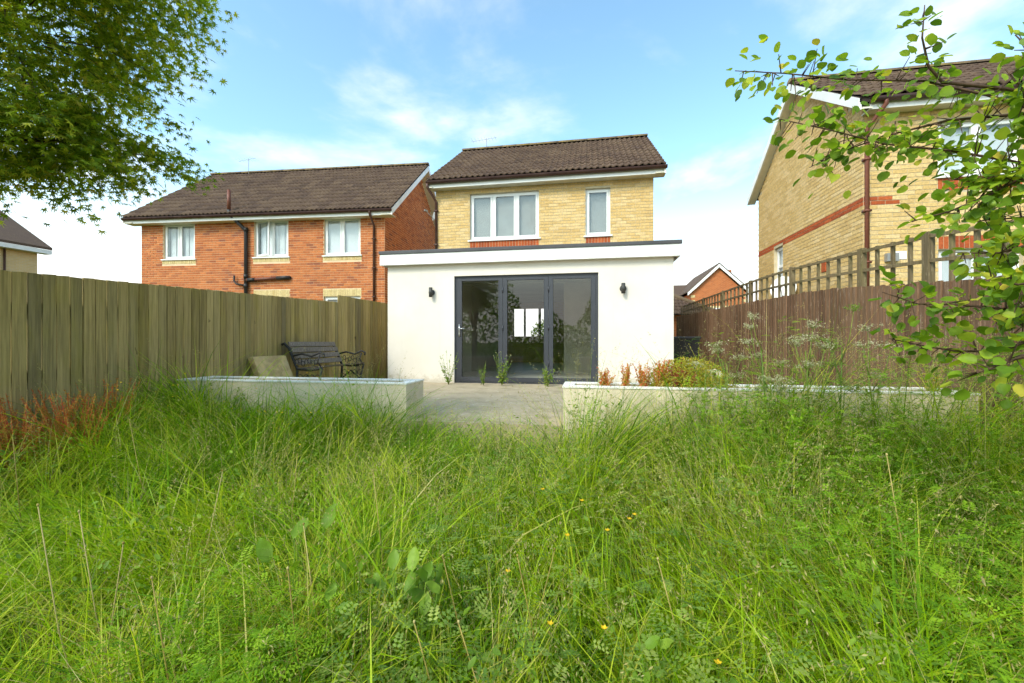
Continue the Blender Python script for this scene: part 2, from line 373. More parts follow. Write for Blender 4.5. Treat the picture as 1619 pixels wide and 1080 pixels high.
def lay(L, z0, z1, holes, mat, top=None, special=None, band=None):
    """running bond over a wall L long; holes are (u0,u1,z0,z1)"""
    out = []; rows = int((z1 - z0) / 0.075)
    for r in range(rows):
        a = z0 + r * 0.075 + 0.006; b = a + 0.063; u = -0.1125 if r % 2 else 0.0
        while u < L:
            c0, c1 = max(u, 0) + 0.005, min(u + 0.225, L) - 0.006; u += 0.225
            seg = [(c0, c1)]
            for h in holes:
                if h[2] - 0.03 < (a + b) / 2 < h[3] + 0.03:
                    ns = []
                    for s0, s1 in seg:
                        if h[1] <= s0 or h[0] >= s1: ns.append((s0, s1))
                        else:
                            if h[0] - s0 > 0.02: ns.append((s0, h[0] - 0.004))
                            if s1 - h[1] > 0.02: ns.append((h[1] + 0.004, s1))
                    seg = ns
            for s0, s1 in seg:
                if s1 - s0 < 0.02 or (top and b > top((s0 + s1) / 2)): continue
                out.append((s0, s1, a, b, band[2] if band and band[0] <= (a + b) / 2 <= band[1] and (len(band) < 4 or s1 < band[3]) else mat))
    for (u0, u1, za, zb, m) in special or []:
        n = max(1, round((u1 - u0) / 0.075)); w = (u1 - u0) / n
        for k in range(n): out.append((u0 + k * w + 0.005, u0 + (k + 1) * w - 0.005, za + 0.004, zb - 0.004, m))
    return out
def wall_mesh(L, z0, z1, holes, th, fr, top=None):
    """solid wall with real openings, cut from a grid of cells"""
    us = sorted({0, L} | {x for h in holes for x in h[:2] if 0 < x < L}); zs = sorted({z0, z1} | {x for h in holes for x in h[2:4] if z0 < x < z1}); mb = MB()
    for i in range(len(us) - 1):
        for j in range(len(zs) - 1):
            cu, cz = (us[i] + us[i + 1]) / 2, (zs[j] + zs[j + 1]) / 2
            if any(h[0] < cu < h[1] and h[2] < cz < h[3] for h in holes): continue
            v = [fr(u, d, z) for d in (0.0, th) for u, z in ((us[i], zs[j]), (us[i + 1], zs[j]), (us[i + 1], zs[j + 1]), (us[i], zs[j + 1]))]
            mb.add(v, [(0, 1, 2, 3), (7, 6, 5, 4), (0, 4, 5, 1), (1, 5, 6, 2), (2, 6, 7, 3), (3, 7, 4, 0)])
    if top:
        tl, tp, tr = top; v = [fr(u, d, z) for d in (0.0, th) for u, z in ((0, z1), (L, z1), (L / 2, tp))]
        mb.add(v, [(0, 1, 2), (5, 4, 3), (0, 2, 5, 3), (1, 4, 5, 2)])
    return mb
def tile_mesh(w=0.3, g=0.345, nose=0.030):
    n = 14; v = []; f = []
    for r, (yy, lift) in enumerate(((0, nose), (g + 0.02, 0.002))):
        for i in range(n + 1):
            x = w * i / n; v.append((x, yy, lift + 0.034 * (0.5 + 0.5 * math.sin(4 * math.pi * (i / n) - 0.6)) ** 1.7))
    for i in range(n + 1): x = w * i / n; v.append((x, 0.004, v[i][2] - 0.032))
    for i in range(n): f += [(i, i + 1, n + 2 + i, n + 1 + i), (2 * n + 2 + i, 2 * n + 3 + i, i + 1, i)]
    return v, f
TV, TF = tile_mesh()
TILE = {}
def roof_tiles(house, roof, org, u, v, L, S, limit=300, mat='roof_tile'):
    """interlocking tiles laid in courses from eave to ridge; org, u, v in the house's own frame"""
    org, u, v = Vector(org), Vector(u).normalized(), Vector(v).normalized(); n = u.cross(v)
    if mat not in TILE:
        mb = MB(); mb.add(TV, TF, 0.0); TILE[mat] = mb.mesh('roof_tile', mat, True)
    rows = max(1, round(S / 0.345)); cols = max(1, round(L / 0.3)); gs, ws = S / rows / 0.345, L / cols / 0.3; lst = []
    for r in range(rows):
        for c in range(cols):
            p = org + u * (c * L / cols) + v * (r * S / rows); lst.append((((house.matrix_world @ p) - CAMP).length, p))
    lst.sort(key=lambda q: q[0]); mb = MB()
    for k, (d, p) in enumerate(lst):
        t = random.uniform(-0.004, 0.004); m = Matrix((u, v, n)).transposed().to_4x4(); m.translation = p + n * (0.012 + t)
        m = m @ Matrix.Rotation(random.uniform(-0.008, 0.008), 4, 'Z') @ Matrix.Diagonal((ws, gs, 1, 1))
        if k < limit:
            o = obj('roof_tile', TILE[mat], roof); o.matrix_basis = m
        else: mb.add([m @ Vector(q) for q in TV], TF)
    if mb.v: mb.build('tile_courses', mat, roof, True, kind='stuff')
def ridge(house, roof, a, b):
    a, b = Vector(a), Vector(b); n = max(1, round((b - a).length / 0.45)); d = (b - a) / n; u = d.normalized(); s = u.cross(Vector((0, 0, 1))).normalized()
    for k in range(n):
        mb = MB(); p, q = a + d * k, a + d * (k + 1) * 1.0; ring = []
        for e, pt in enumerate((p, q)):
            for i in range(9): t = math.pi * i / 8; ring.append(pt + s * math.cos(t) * 0.125 + Vector((0, 0, math.sin(t) * 0.095 - 0.03 + random.uniform(0, .004))))
        mb.add(ring, [(i, i + 1, i + 10, i + 9) for i in range(8)] + [tuple(range(8, -1, -1)), tuple(range(9, 18))]); mb.build('ridge_tile', 'ridge_tile', roof, True)
def rear(u, d, z): return (u, d, z)
def window(house, fr, u0, u1, z0, z1, splits, rec=0.07, blind='blind', open_light=None, slats=0, sill=True, transom=None, depth=0.07):
    """uPVC window in an opening: frame, one casement and pane per light, sill, blind behind"""
    def bx(mb, a, b, c, d, e, f):
        v = [fr(uu, dd, zz) for dd in (c, d) for uu, zz in ((a, e), (b, e), (b, f), (a, f))]
        mb.add(v, [(0, 1, 2, 3), (7, 6, 5, 4), (0, 4, 5, 1), (1, 5, 6, 2), (2, 6, 7, 3), (3, 7, 4, 0)]); return mb
    fw = 0.05; F = MB()
    bx(F, u0, u1, rec, rec + .06, z0, z0 + fw); bx(F, u0, u1, rec, rec + .06, z1 - fw, z1)
    bx(F, u0, u0 + fw, rec, rec + .06, z0 + fw, z1 - fw); bx(F, u1 - fw, u1, rec, rec + .06, z0 + fw, z1 - fw)
    xs = [u0] + [u0 + (u1 - u0) * s for s in splits] + [u1]
    for x in xs[1:-1]: bx(F, x - .03, x + .03, rec, rec + .06, z0 + fw, z1 - fw)
    if transom: bx(F, u0 + fw, u1 - fw, rec - .002, rec + .058, transom - .03, transom + .03)
    w = F.build('window', 'upvc', house)
    for k in range(len(xs) - 1):
        a, b = xs[k] + (fw if k == 0 else .03), xs[k + 1] - (fw if k == len(xs) - 2 else .03); c0, c1 = z0 + fw, z1 - fw
        cs = MB(); s = 0.04; op = open_light == k
        def sw(dd, uu): return (dd - 0.14 * (uu - a) / (b - a) if op else dd)
        def cb(a_, b_, e, f, d0=-.012, d1=.04):
            v = [fr(uu, sw(rec + dd, uu), zz) for dd in (d0, d1) for uu, zz in ((a_, e), (b_, e), (b_, f), (a_, f))]
            cs.add(v, [(0, 1, 2, 3), (7, 6, 5, 4), (0, 4, 5, 1), (1, 5, 6, 2), (2, 6, 7, 3), (3, 7, 4, 0)])
        cb(a, b, c0, c0 + s); cb(a, b, c1 - s, c1); cb(a, a + s, c0 + s, c1 - s); cb(b - s, b, c0 + s, c1 - s)
        cs.build('casement', 'upvc', w)
        g = MB(); v = [fr(uu, sw(rec + dd, uu), zz) for dd in (.008, .02) for uu, zz in ((a + s, c0 + s), (b - s, c0 + s), (b - s, c1 - s), (a + s, c1 - s))]
        g.add(v, [(0, 1, 2, 3), (7, 6, 5, 4), (0, 4, 5, 1), (1, 5, 6, 2), (2, 6, 7, 3), (3, 7, 4, 0)]); g.build('pane', 'glass', w)
    if sill:
        bx(MB(), u0 - .05, u1 + .05, -.045, rec + .03, z0 - .035, z0 - .001).build('sill', 'upvc', w)
    bl = MB()
    if slats:
        sw_ = (u1 - u0) / slats
        for k in range(slats): bx(bl, u0 + k * sw_ + .004, u0 + (k + 1) * sw_ - .004, rec + depth + .02 * (k % 2), rec + depth + .004 + .02 * (k % 2), z0, z1)
        bx(bl, u0 - .1, u1 + .1, rec + depth + .1, rec + depth + .12, z0 - .1, z1 + .1)
    else: bx(bl, u0 - .05, u1 + .05, rec + depth, rec + depth + .02, z0 - .05, z1 + .05)
    bl.build('blind', blind, w)
    return w
def eaves(house, L, z_tile, ov, x0=0.0, x1=0.0):
    """fascia, soffit and half-round gutter along the rear eave"""
    MB().box(-x0, L + x1, -ov, -ov + .02, z_tile - .19, z_tile - .03).build('fascia', 'fascia', house)
    MB().box(-x0, L + x1, -ov + .02, 0.02, z_tile - .188, z_tile - .168).build('soffit', 'soffit', house)
    g = MB(); v = []; n = 7
    for x in (-x0 - .02, L + x1 + .02):
        for i in range(n): t = math.pi * i / (n - 1); v.append((x, -ov - .058 - .055 * math.cos(t), z_tile - .025 - .075 * math.sin(t)))
        for i in range(n): t = math.pi * i / (n - 1); v.append((x, -ov - .058 - .05 * math.cos(t), z_tile - .025 - .068 * math.sin(t)))
    f = []
    for i in range(n - 1): f += [(i, i + 1, 2 * n + i + 1, 2 * n + i), (n + i + 1, n + i, 3 * n + i, 3 * n + i + 1)]
    f += [tuple(range(n)) , tuple(2 * n + i for i in range(n))]
    f += [(0, 2 * n, 3 * n, n), (n - 1, 2 * n - 1, 4 * n - 1, 3 * n - 1)]
    g.add(v, f); g.build('gutter', 'brown_plastic', house, True)
def roof(house, L, D, z_tile, zr, ov, x0, x1, barge=(True, True), rl=None):
    """gable roof, ridge along x; real tiles on the rear slope, plain slab with tile colour on the hidden front slope"""
    yr = D / 2; th = 0.09; mb = MB(); dy = yr + ov; dz = zr - z_tile
    n = Vector((0, -dz, dy)).normalized() * 0.05
    for sgn in (0, 1):
        ya, yb = (-ov, yr) if not sgn else (D + ov, yr)
        pts = [(-x0, ya, z_tile), (L + x1, ya, z_tile), (L + x1, yb, zr), (-x0, yb, zr)]
        v = pts + [(p[0], p[1], p[2] - th) for p in pts]
        q = [(0, 1, 2, 3), (7, 6, 5, 4), (0, 4, 5, 1), (1, 5, 6, 2), (2, 6, 7, 3), (3, 7, 4, 0)]
        mb.add(v, q if not sgn else [tuple(reversed(k)) for k in q])
    r = mb.build('roof', 'underlay', house)
    S = math.hypot(dy, dz)
    roof_tiles(house, r, (-x0, -ov - .03, z_tile - .02), (1, 0, 0), (0, dy, dz), L + x0 + x1, S + .02)
    ridge(house, r, (-x0, yr, zr + .04), (L + x1, yr, zr + .04))
    for k, (x, on) in enumerate(((-x0, barge[0]), (L + x1 - .02, barge[1]))):
        if not on: continue
        b = MB()
        for ya, yb in ((-ov, yr), (D + ov, yr)):
            v = [(xx, y, z) for xx in (x - .012, x + .028) for y, z in ((ya, z_tile - .21), (yb, zr - .21), (yb, zr - .015), (ya, z_tile - .015))]
            b.add(v, [(0, 1, 2, 3), (7, 6, 5, 4), (0, 4, 5, 1), (1, 5, 6, 2), (2, 6, 7, 3), (3, 7, 4, 0)])
        b.build('bargeboard', 'fascia', house)
        s = MB(); inn = 1 if k == 0 else -1
        for ya, yb in ((-ov, yr), (D + ov, yr)):
            xa, xb = (x + .028, 0.0) if k == 0 else (L, x - .012)
            v = [(xx, y, z) for y, z in ((ya, z_tile - .2), (yb, zr - .2), (yb, zr - .18), (ya, z_tile - .18)) for xx in (xa, xb)]
            s.add([v[i] for i in (0, 2, 4, 6, 1, 3, 5, 7)], [(0, 1, 2, 3), (7, 6, 5, 4), (0, 4, 5, 1), (1, 5, 6, 2), (2, 6, 7, 3), (3, 7, 4, 0)])
        s.build('verge_soffit', 'soffit', house)
    return r
def downpipe(house, x, y, z_top, z_bot, ov, mat='brown_plastic', kick=0.0):
    p = [(x + kick, -ov - .06, z_top), (x + kick, -ov - .06, z_top - .12), (x, y - .05, z_top - .42), (x, y - .05, z_bot)]
    mb = MB().tube(p, 0.036, 10)
    for z in np.arange(z_bot + .5, z_top - .5, 0.9): mb.box(x - .055, x + .055, y - .09, y + .01, z, z + .035)
    mb.build('downpipe', mat, house, True)

# ---- the house itself: buff brick, its rear wall above the extension
H1 = thing('brick_house', 'buff brick two storey house with brown tiled roof behind the white extension', 'house', (-4.03, 11.0, 0))
bpy.context.view_layer.update()
w1 = (0.943, 2.774, 3.50, 4.72); w2 = (3.959, 4.566, 3.49, 4.68); L1 = 5.6; D1 = 6.0
wallA = wall_mesh(L1, 2.45, 4.90, [w1, w2], 0.28, rear).build('rear_wall', 'mortar', H1)
flush_bricks(H1, [(wallA, rear, 0, lay(L1, 2.55, 4.89, [w1, w2, (w1[0] - .0, w1[1] + .0, w1[2] - .25, w1[2] - .035), (w2[0], w2[1], w2[2] - .25, w2[2] - .035)], 'buff_brick',
             special=[(w1[0], w1[1], w1[2] - .25, w1[2] - .035, 'red_brick'), (w2[0], w2[1], w2[2] - .25, w2[2] - .035, 'red_brick')]))])
window(H1, rear, *w1, [0.337, 0.676], blind='blind')
window(H1, rear, *w2, [], blind='blind')
eaves(H1, L1, 5.04, 0.26, .13, .25)
roof(H1, L1, D1, 5.05, 7.22, 0.30, .14, .24)
side1 = MB()
for x in (0.0, L1 - .28): side1.box(x, x + .28, .28, D1, -.1, 4.9)
for x in (0.0, L1 - .28):
    side1.add([(x, 0.0, 4.9), (x, D1, 4.9), (x, D1 / 2, 7.0), (x + .28, 0.0, 4.9), (x + .28, D1, 4.9), (x + .28, D1 / 2, 7.0)], [(0, 2, 1), (3, 4, 5), (0, 3, 5, 2), (1, 2, 5, 4)])
def brickpattern(name, c1, c2, mo):
    t = NT(name); n = t.n.new('ShaderNodeTexBrick'); n.inputs['Scale'].default_value = 1; n.inputs['Brick Width'].default_value = .225; n.inputs['Row Height'].default_value = .075; n.inputs['Mortar Size'].default_value = .006
    n.inputs['Color1'].default_value = (*lin(c1), 1); n.inputs['Color2'].default_value = (*lin(c2), 1); n.inputs['Mortar'].default_value = (*lin(mo), 1)
    sp = t.n.new('ShaderNodeSeparateXYZ'); t.l.new(t.pos(), sp.inputs[0]); cb = t.n.new('ShaderNodeCombineXYZ'); t.l.new(t.math('ADD', sp.outputs[0], sp.outputs[1]), cb.inputs[0]); t.l.new(sp.outputs[2], cb.inputs[1]); t.l.new(cb.outputs[0], n.inputs['Vector'])
    return t.done(t.bsdf(n.outputs[0], 0.9, 0.2))
M['buff_far'] = brickpattern('buff_far', 'd4b682', 'cbab76', 'c9b89a'); M['orange_far'] = brickpattern('orange_far', 'b96a3a', 'a55a32', 'b98e68')
side1.build('side_wall', 'buff_far', H1)
downpipe(H1, .02, 0.02, 4.98, 2.9, .26, kick=-0.14)
fw = (1.08, 2.57, 1.03, 2.13)
wall_mesh(L1 - .6, -.1, 4.9, [(fw[0] - .3, fw[1] - .3, fw[2], fw[3])], .28, lambda u, d, z: (u + .3, D1 - .28 + d, z)).build('front_wall', 'buff_far', H1)
MB().box(fw[0], fw[0] + .04, 5.82, 5.9, fw[2], fw[3]).box(1.51, 1.585, 5.82, 5.9, fw[2], fw[3]).box(2.09, 2.19, 5.82, 5.9, fw[2], fw[3]).box(fw[1] - .04, fw[1], 5.82, 5.9, fw[2], fw[3]).build('front_window', 'anthracite', H1)
MB().box(.28, L1 - .28, -2.5, D1 - .28, -.08, 0.012).build('floor', 'interior_floor', H1)
MB().box(.28, L1 - .28, .1, D1 - .28, 2.36, 2.44).build('ceiling', 'interior', H1)
MB().box(.281, .34, -2.45, D1 - .285, .012, 2.36).box(L1 - .34, L1 - .281, -2.45, D1 - .285, .012, 2.36).box(.34, 0.9, .3, 4.4, .012, 2.36).box(3.4, L1 - .34, 0.2, 0.32, .012, 2.36).build('interior_wall', 'interior', H1)

# ---- the extension
EX = thing('house_extension', 'white rendered flat roofed extension with grey folding doors', 'extension', (-4.085, 8.3, 0))
bpy.context.view_layer.update()
WE = 5.625; d0, d1, dz = 1.428, 4.268, 2.142
wm = wall_mesh(WE, -.3, 2.42, [(d0, d1, -.3, dz)], .28, rear)
wm.box(0, .28, .28, 2.68, -.3, 2.42); wm.box(WE - .28, WE, .28, 2.68, -.3, 2.42); wm.build('wall', 'render', EX)
MB().box(-.115, WE + .105, -.12, -.095, 2.385, 2.60).box(-.115, -.09, -.095, 2.68, 2.385, 2.60).box(WE + .08, WE + .105, -.095, 2.68, 2.385, 2.60).build('fascia', 'upvc', EX)
MB().box(-.09, WE + .08, -.095, 0.03, 2.388, 2.40).build('soffit', 'upvc', EX)
MB().box(-.135, WE + .125, -.14, 2.69, 2.60, 2.672).box(-.09, WE + .08, -.09, 2.68, 2.45, 2.598).build('flat_roof', 'roof_edge', EX, bevel=.012)
MB().box(.28, WE - .28, .28, 2.66, 2.37, 2.43).build('ceiling', 'interior', EX)
MB().box(d0 - .02, d1 + .02, -.05, .28, -.12, -.002).build('threshold', 'patio', EX)
fr_ = MB(); y0, y1 = .05, .13
fr_.box(d0, d1, y0, y1, dz - .045, dz).box(d0, d1, y0, y1, 0, .03).box(d0, d0 + .06, y0, y1, .03, dz - .045).box(d1 - .05, d1, y0, y1, .03, dz - .045)
fr_.build('door_frame', 'anthracite', EX)
edges = [(d0 + .062, 2.412), (2.418, 3.316), (3.322, d1 - .052)]
for k, (a, b) in enumerate(edges):
    st = .075; z0, z1 = .034, dz - .049; g0, g1 = z0 + .085, z1 - .05
    p = MB().box(a, a + st, .04, .10, z0, z1).box(b - st, b, .04, .10, z0, z1).box(a + st, b - st, .042, .098, z0, g0).box(a + st, b - st, .042, .098, g1, z1)
    p.box(a + st, a + st + .012, .036, .05, g0, g1).box(b - st - .012, b - st, .036, .05, g0, g1)
    pan = p.build('folding_door', 'anthracite', EX)
    MB().box(a + st, b - st, .066, .074, g0, g1).build('pane', 'glass', pan)
    if k == 0:
        h = MB().box(a + .018, a + .05, .028, .04, .93, 1.18); h.tube([(a + .034, .035, 1.09), (a + .034, -.012, 1.09)], .011, 8); h.tube([(a + .03, -.01, 1.09), (a + .16, -.012, 1.085)], .010, 8)
        h.build('handle', 'steel', pan, True); MB().box(a + .02, a + .048, .024, .029, .96, 1.0).build('lock', 'steel', pan)
    else:
        hz_ = MB()
        for z in (.35, 1.05, 1.8): hz_.tube([(a - .003, .033, z), (a - .003, .033, z + .1)], .012, 8)
        hz_.build('hinge', 'anthracite', pan, True)

for x, lab in ((-3.124, 'dark grey cylinder wall light left of the folding doors'), (0.636, 'dark grey cylinder wall light right of the folding doors')):
    t = thing('wall_light', lab, 'wall light', (x, 8.3, 1.82), 0, 'wall lights on the extension')
    MB().tube([(0, -.075, -.095), (0, -.075, .095)], .037, 18).build('lamp_body', 'dark_lamp', t, True)
    MB().tube([(0, -.006, 0), (0, -.03, 0)], .062, 20).tube([(0, -.03, 0), (0, -.06, 0)], .02, 10).build('wall_plate', 'dark_lamp', t, True)

# ---- orange brick neighbour on the left
H2 = thing('brick_house', 'orange brick two storey house with three upstairs windows and soil pipe', 'house', (-14.64, 11.93, -0.1), math.atan2(.52, 8.41))
bpy.context.view_layer.update()
L2, D2 = 8.43, 6.6; zo = .1
wa, wb, wc = (.80, 1.95, 3.54 + zo, 4.72 + zo), (4.05, 5.23, 3.54 + zo, 4.74 + zo), (6.43, 7.64, 3.54 + zo, 4.73 + zo)
wd, we = (4.05, 5.25, 1.1, 2.25 + zo), (6.42, 7.65, 1.1, 2.25 + zo)
hol = [wa, wb, wc, wd, we]; cs = []; extra = []
for h in (wa, wb, wc): cs.append((h[0] - .04, h[1] + .04, h[2] - .16, h[2] - .036, 'cream_brick')); extra.append((h[0] - .04, h[1] + .04, h[2] - .16, h[2] - .036))
for h in (wd, we): cs.append((h[0] - .02, h[1] + .02, h[3] + .005, h[3] + .225, 'cream_brick')); extra.append((h[0] - .02, h[1] + .02, h[3] + .005, h[3] + .225))
wallB = wall_mesh(L2, -.2, 4.80 + zo, hol, .28, rear).build('rear_wall', 'mortar_orange', H2)
sideR = lambda u, d, z: (L2 - d, u, z)
top2 = lambda u: 4.80 + zo + (7.5 - 4.80) * (1 - abs(u - D2 / 2) / (D2 / 2)) - .1
wallBs = wall_mesh(D2, -.2, 4.80 + zo, [(-1, .28, -1, 9)], .28, sideR, (0, 7.5 + zo, 0)).build('side_wall', 'mortar_orange', H2)
flush_bricks(H2, [(wallB, rear, 0, lay(L2, .2, 4.79 + zo, hol + extra, 'orange_brick', special=cs)),
                  (wallBs, sideR, math.pi / 2, lay(D2, .2, 7.4, [], 'orange_brick', top=top2))])
MB().box(0, .28, .28, D2 - .28, -.2, 4.9).box(0, L2, D2 - .28, D2, -.2, 4.9).build('far_walls', 'orange_far', H2)
window(H2, rear, *wa, [.48], blind='blind_white', slats=10)
window(H2, rear, *wb, [.5], blind='blind_white', slats=11, open_light=0)
window(H2, rear, *wc, [.48], blind='blind_white')
window(H2, rear, *wd, [.5]); window(H2, rear, *we, [.5])
eaves(H2, L2, 4.86 + zo, 0.30, .30, .34)
roof(H2, L2, D2, 4.87 + zo, 7.62 + zo, 0.34, .34, .36)
sp = MB().tube([(3.43, -.32, 5.62 + zo), (3.43, -.32, 5.0 + zo)], .052, 12)
sp.build('soil_pipe_top', 'red_plastic', H2, True)
sp = MB().tube([(3.43, -.32, 5.0 + zo), (3.43, -.30, 4.86 + zo), (3.80, -.10, 4.42 + zo), (3.82, -.08, 4.3 + zo), (3.82, -.08, .1)], .055, 12)
for z in (4.35, 2.85, 2.55): sp.tube([(3.82, -.08, z + zo), (3.82, -.08, z + .13 + zo)], .066, 12)
sp.tube([(3.82, -.08, 2.62 + zo), (3.5, -.09, 2.68 + zo), (3.42, -.09, 2.78 + zo), (3.42, -.09, 2.95 + zo)], .03, 8)
sp.build('soil_pipe', 'black_plastic', H2, True)
MB().tube([(3.86, -.09, 2.80 + zo), (5.0, -.09, 2.85 + zo)], .05, 12).build('waste_pipe', 'red_plastic', H2, True)
MB().tube([(3.9, -.09, 2.80 + zo), (4.15, -.09, 2.81 + zo)], .062, 12).tube([(4.9, -.09, 2.846 + zo), (5.2, -.09, 2.856 + zo), (5.28, -.04, 2.86 + zo), (5.28, .05, 2.86 + zo)], .06, 12).build('pipe_joint', 'black_plastic', H2, True)
downpipe(H2, 8.10, .0, 4.84 + zo, 0, .30)
MB().box(3.0, 3.24, -.02, .03, 4.66 + zo, 4.76 + zo).build('vent', 'brown_plastic', H2)

# ---- buff brick neighbour on the right, gable side towards the garden
H3 = thing('brick_house', 'buff brick house with red brick band, gable end beside the trellis', 'house', (4.77, 8.55, -0.1))
bpy.context.view_layer.update()
L3, D3 = 6.4, 4.75
wu, wlw = (1.13, 2.35, 3.66 + zo, 4.60 + zo), (1.14, 2.36, 1.2 + zo, 2.41 + zo)
sideL = lambda u, d, z: (d, u, z)
wsd = (3.18, 3.70, 1.9 + zo, 3.24 + zo)
wallC = wall_mesh(L3, -.2, 4.93 + zo, [wu, wlw], .28, rear).build('rear_wall', 'mortar', H3)
wallCs = wall_mesh(D3, -.2, 4.93 + zo, [(-1, .28, -1, 9), wsd], .28, sideL, (0, 6.70 + zo, 0)).build('side_wall', 'mortar', H3)
top3 = lambda u: 4.93 + zo + (6.70 - 4.93) * (1 - abs(u - D3 / 2) / (D3 / 2)) - .02
sp3 = [(wu[0], wu[1], wu[2] - .25, wu[2] - .035, 'red_brick'), (wlw[0], wlw[1], wlw[3] + .005, wlw[3] + .22, 'red_brick')]
band = (3.24 + zo, 3.40 + zo, 'red_brick')
flush_bricks(H3, [(wallC, rear, 0, lay(L3, .25, 4.92 + zo, [wu, wlw, sp3[0][:4], sp3[1][:4]], 'buff_brick', special=sp3, band=(*band, .62))),
                  (wallCs, sideL, -math.pi / 2, lay(D3, .25, 6.7, [wsd], 'buff_brick', top=top3, band=band))])
MB().box(L3 - .28, L3, .28, D3 - .28, -.2, 4.9).box(0.28, L3, D3 - .28, D3, -.2, 4.9).build('far_walls', 'buff_far', H3)
window(H3, rear, *wu, [.5], blind='blind_white'); window(H3, rear, *wlw, [.5], blind='blind_white')
window(H3, sideL, *wsd, [], blind='blind_white', transom=2.75 + zo, sill=False)
eaves(H3, L3, 5.0 + zo, .22, .02, .2)
roof(H3, L3, D3, 5.01 + zo, 6.80 + zo, .26, .2, .2)
downpipe(H3, .03, 0, 4.98 + zo, 0, .22, 'red_plastic', kick=.16)
MB().box(.48, .66, -.012, .03, 2.36, 2.5).build('vent_cover', 'upvc', H3)
MB().box(.32, .5, -.09, -.002, 2.32, 2.46).build('flood_light', 'grey_metal', H3)
MB().box(-.03, .02, 1.18, 1.33, 2.36, 2.56).build('air_brick', 'red_brick', H3)

def sat_dish(name, label, loc, aim, mat, r=.3):
    t = thing(name, label, 'satellite dish', loc, 0, None); a = Vector(aim).normalized(); s = a.cross(Vector((0, 0, 1))).normalized(); u = s.cross(a)
    mb = MB(); v = []; f = []; n = 20; c = Vector((0, 0, 0)) + a * .25
    for i in range(6):
        q = r * i / 5
        for k in range(n): th = 2 * math.pi * k / n; v.append(c + s * q * math.cos(th) + u * q * 1.1 * math.sin(th) + a * (q * q * .55))
    for i in range(5):
        for k in range(n): f.append((i * n + k, i * n + (k + 1) % n, (i + 1) * n + (k + 1) % n, (i + 1) * n + k))
    mb.add(v, f); mb.add([p - a * .012 for p in v], [tuple(reversed(q)) for q in f]); mb.build('dish', mat, t, True)
    MB().tube([c - a * .25 + Vector((0, 0, -.1)), c - a * .1 + Vector((0, 0, -.08)), c], .016, 8).tube([c - u * r, c + a * .28 - u * .05], .01, 6).build('arm', 'grey_metal', t, True)
    MB().obox(c + a * .3 - u * .04, (a, s, u), (.05, .025, .025)).build('receiver', mat, t)
sat_dish('satellite_dish', 'white satellite dish on the buff side wall above the brown fence', (4.62, 11.2, 2.0), (-.55, -.8, .25), 'white_dish', .27)
sat_dish('satellite_dish', 'small grey satellite dish by the corner of the buff house, left of its window', (-4.12, 11.9, 4.42), (-.7, -.65, .25), 'grey_metal', .19)
def aerial(x, y, z, h, label, arms):
    t = thing('tv_aerial', label, 'aerial', (x, y, z)); MB().tube([(0, 0, 0), (0, 0, h)], .009, 6).build('mast', 'grey_metal', t)
    b = MB().tube([(-.55, .1, h - .03), (.35, -.06, h - .03)], .005, 5)
    for k in range(arms): q = -.5 + .8 * k / (arms - 1); b.tube([(q, -.16, h - .03), (q, .18, h - .03)], .0028, 4)
    b.build('aerial_rods', 'grey_metal', t)
aerial(-3.35, 14.0, 7.2, .42, 'thin tv aerial on the ridge of the buff house', 8)
aerial(-13.3, 15.0, 7.5, .6, 'thin tv aerial on the ridge of the orange house', 7)

# ---- houses farther off
H4 = thing('brick_house', 'buff brick house far left above the green fence', 'house', (-26.0, 6.0, -.1))
MB().box(-7, 0, 0, 10.3, 0, 5.4).build('wall', 'buff_far', H4)
mb = MB(); v = [(.45, -.4, 5.45), (.45, 10.6, 5.45), (-3.5, 10.6, 7.9), (-3.5, -.4, 7.9), (-7.5, -.4, 5.45), (-7.5, 10.6, 5.45)]
v += [(p[0], p[1], p[2] - .12) for p in v]
mb.add(v, [(0, 1, 2, 3), (3, 2, 5, 4), (6, 9, 8, 7), (9, 10, 11, 8), (0, 6, 7, 1), (1, 7, 8, 2), (2, 8, 11, 5), (0, 3, 9, 6), (3, 4, 10, 9), (4, 5, 11, 10)]); mb.build('roof', 'roof_tile', H4)
MB().box(.4, .43, -.4, 10.6, 5.14, 5.32).build('fascia', 'fascia', H4); MB().box(0, .4, -.4, 10.6, 5.14, 5.16).build('soffit', 'soffit', H4)
MB().tube([(.05, 9.1, 5.14), (.05, 9.1, 0)], .04, 8).build('downpipe', 'brown_plastic', H4, True)

H5 = thing('brick_house', 'distant orange brick house with white bargeboards between the extension and trellis', 'house', (8.0, 36, -.1))
MB().box(0, 4.0, 0, 8, 0, 4.75).add([(0, 0, 4.75), (4, 0, 4.75), (2.02, 0, 6.7), (0, .3, 4.75), (4, .3, 4.75), (2.02, .3, 6.7)], [(0, 1, 2), (5, 4, 3), (0, 3, 4, 1), (0, 2, 5, 3), (1, 4, 5, 2)]).box(-6, 0, 3, 9, 0, 4.75).build('wall', 'orange_far', H5)
for xa, xb in ((-.3, 2.02), (4.32, 2.02)):
    za = 4.55
    MB().add([(xa, -.25, za), (xb, -.25, 6.72), (xb, -.25, 6.98), (xa, -.25, za + .26), (xa, -.15, za), (xb, -.15, 6.72), (xb, -.15, 6.98), (xa, -.15, za + .26)], [(0, 1, 2, 3), (7, 6, 5, 4), (0, 4, 5, 1), (2, 6, 7, 3), (0, 3, 7, 4)]).build('bargeboard', 'fascia', H5)
    MB().add([(xa, -.26, za + .262), (xb, -.26, 7.0), (xb, 8, 7.0), (xa, 8, za + .262), (xa, -.26, za + .34), (xb, -.26, 7.08), (xb, 8, 7.08), (xa, 8, za + .34)], [(0, 1, 2, 3), (7, 6, 5, 4), (0, 4, 5, 1), (1, 5, 6, 2), (2, 6, 7, 3), (3, 7, 4, 0)]).build('roof', 'roof_tile', H5)
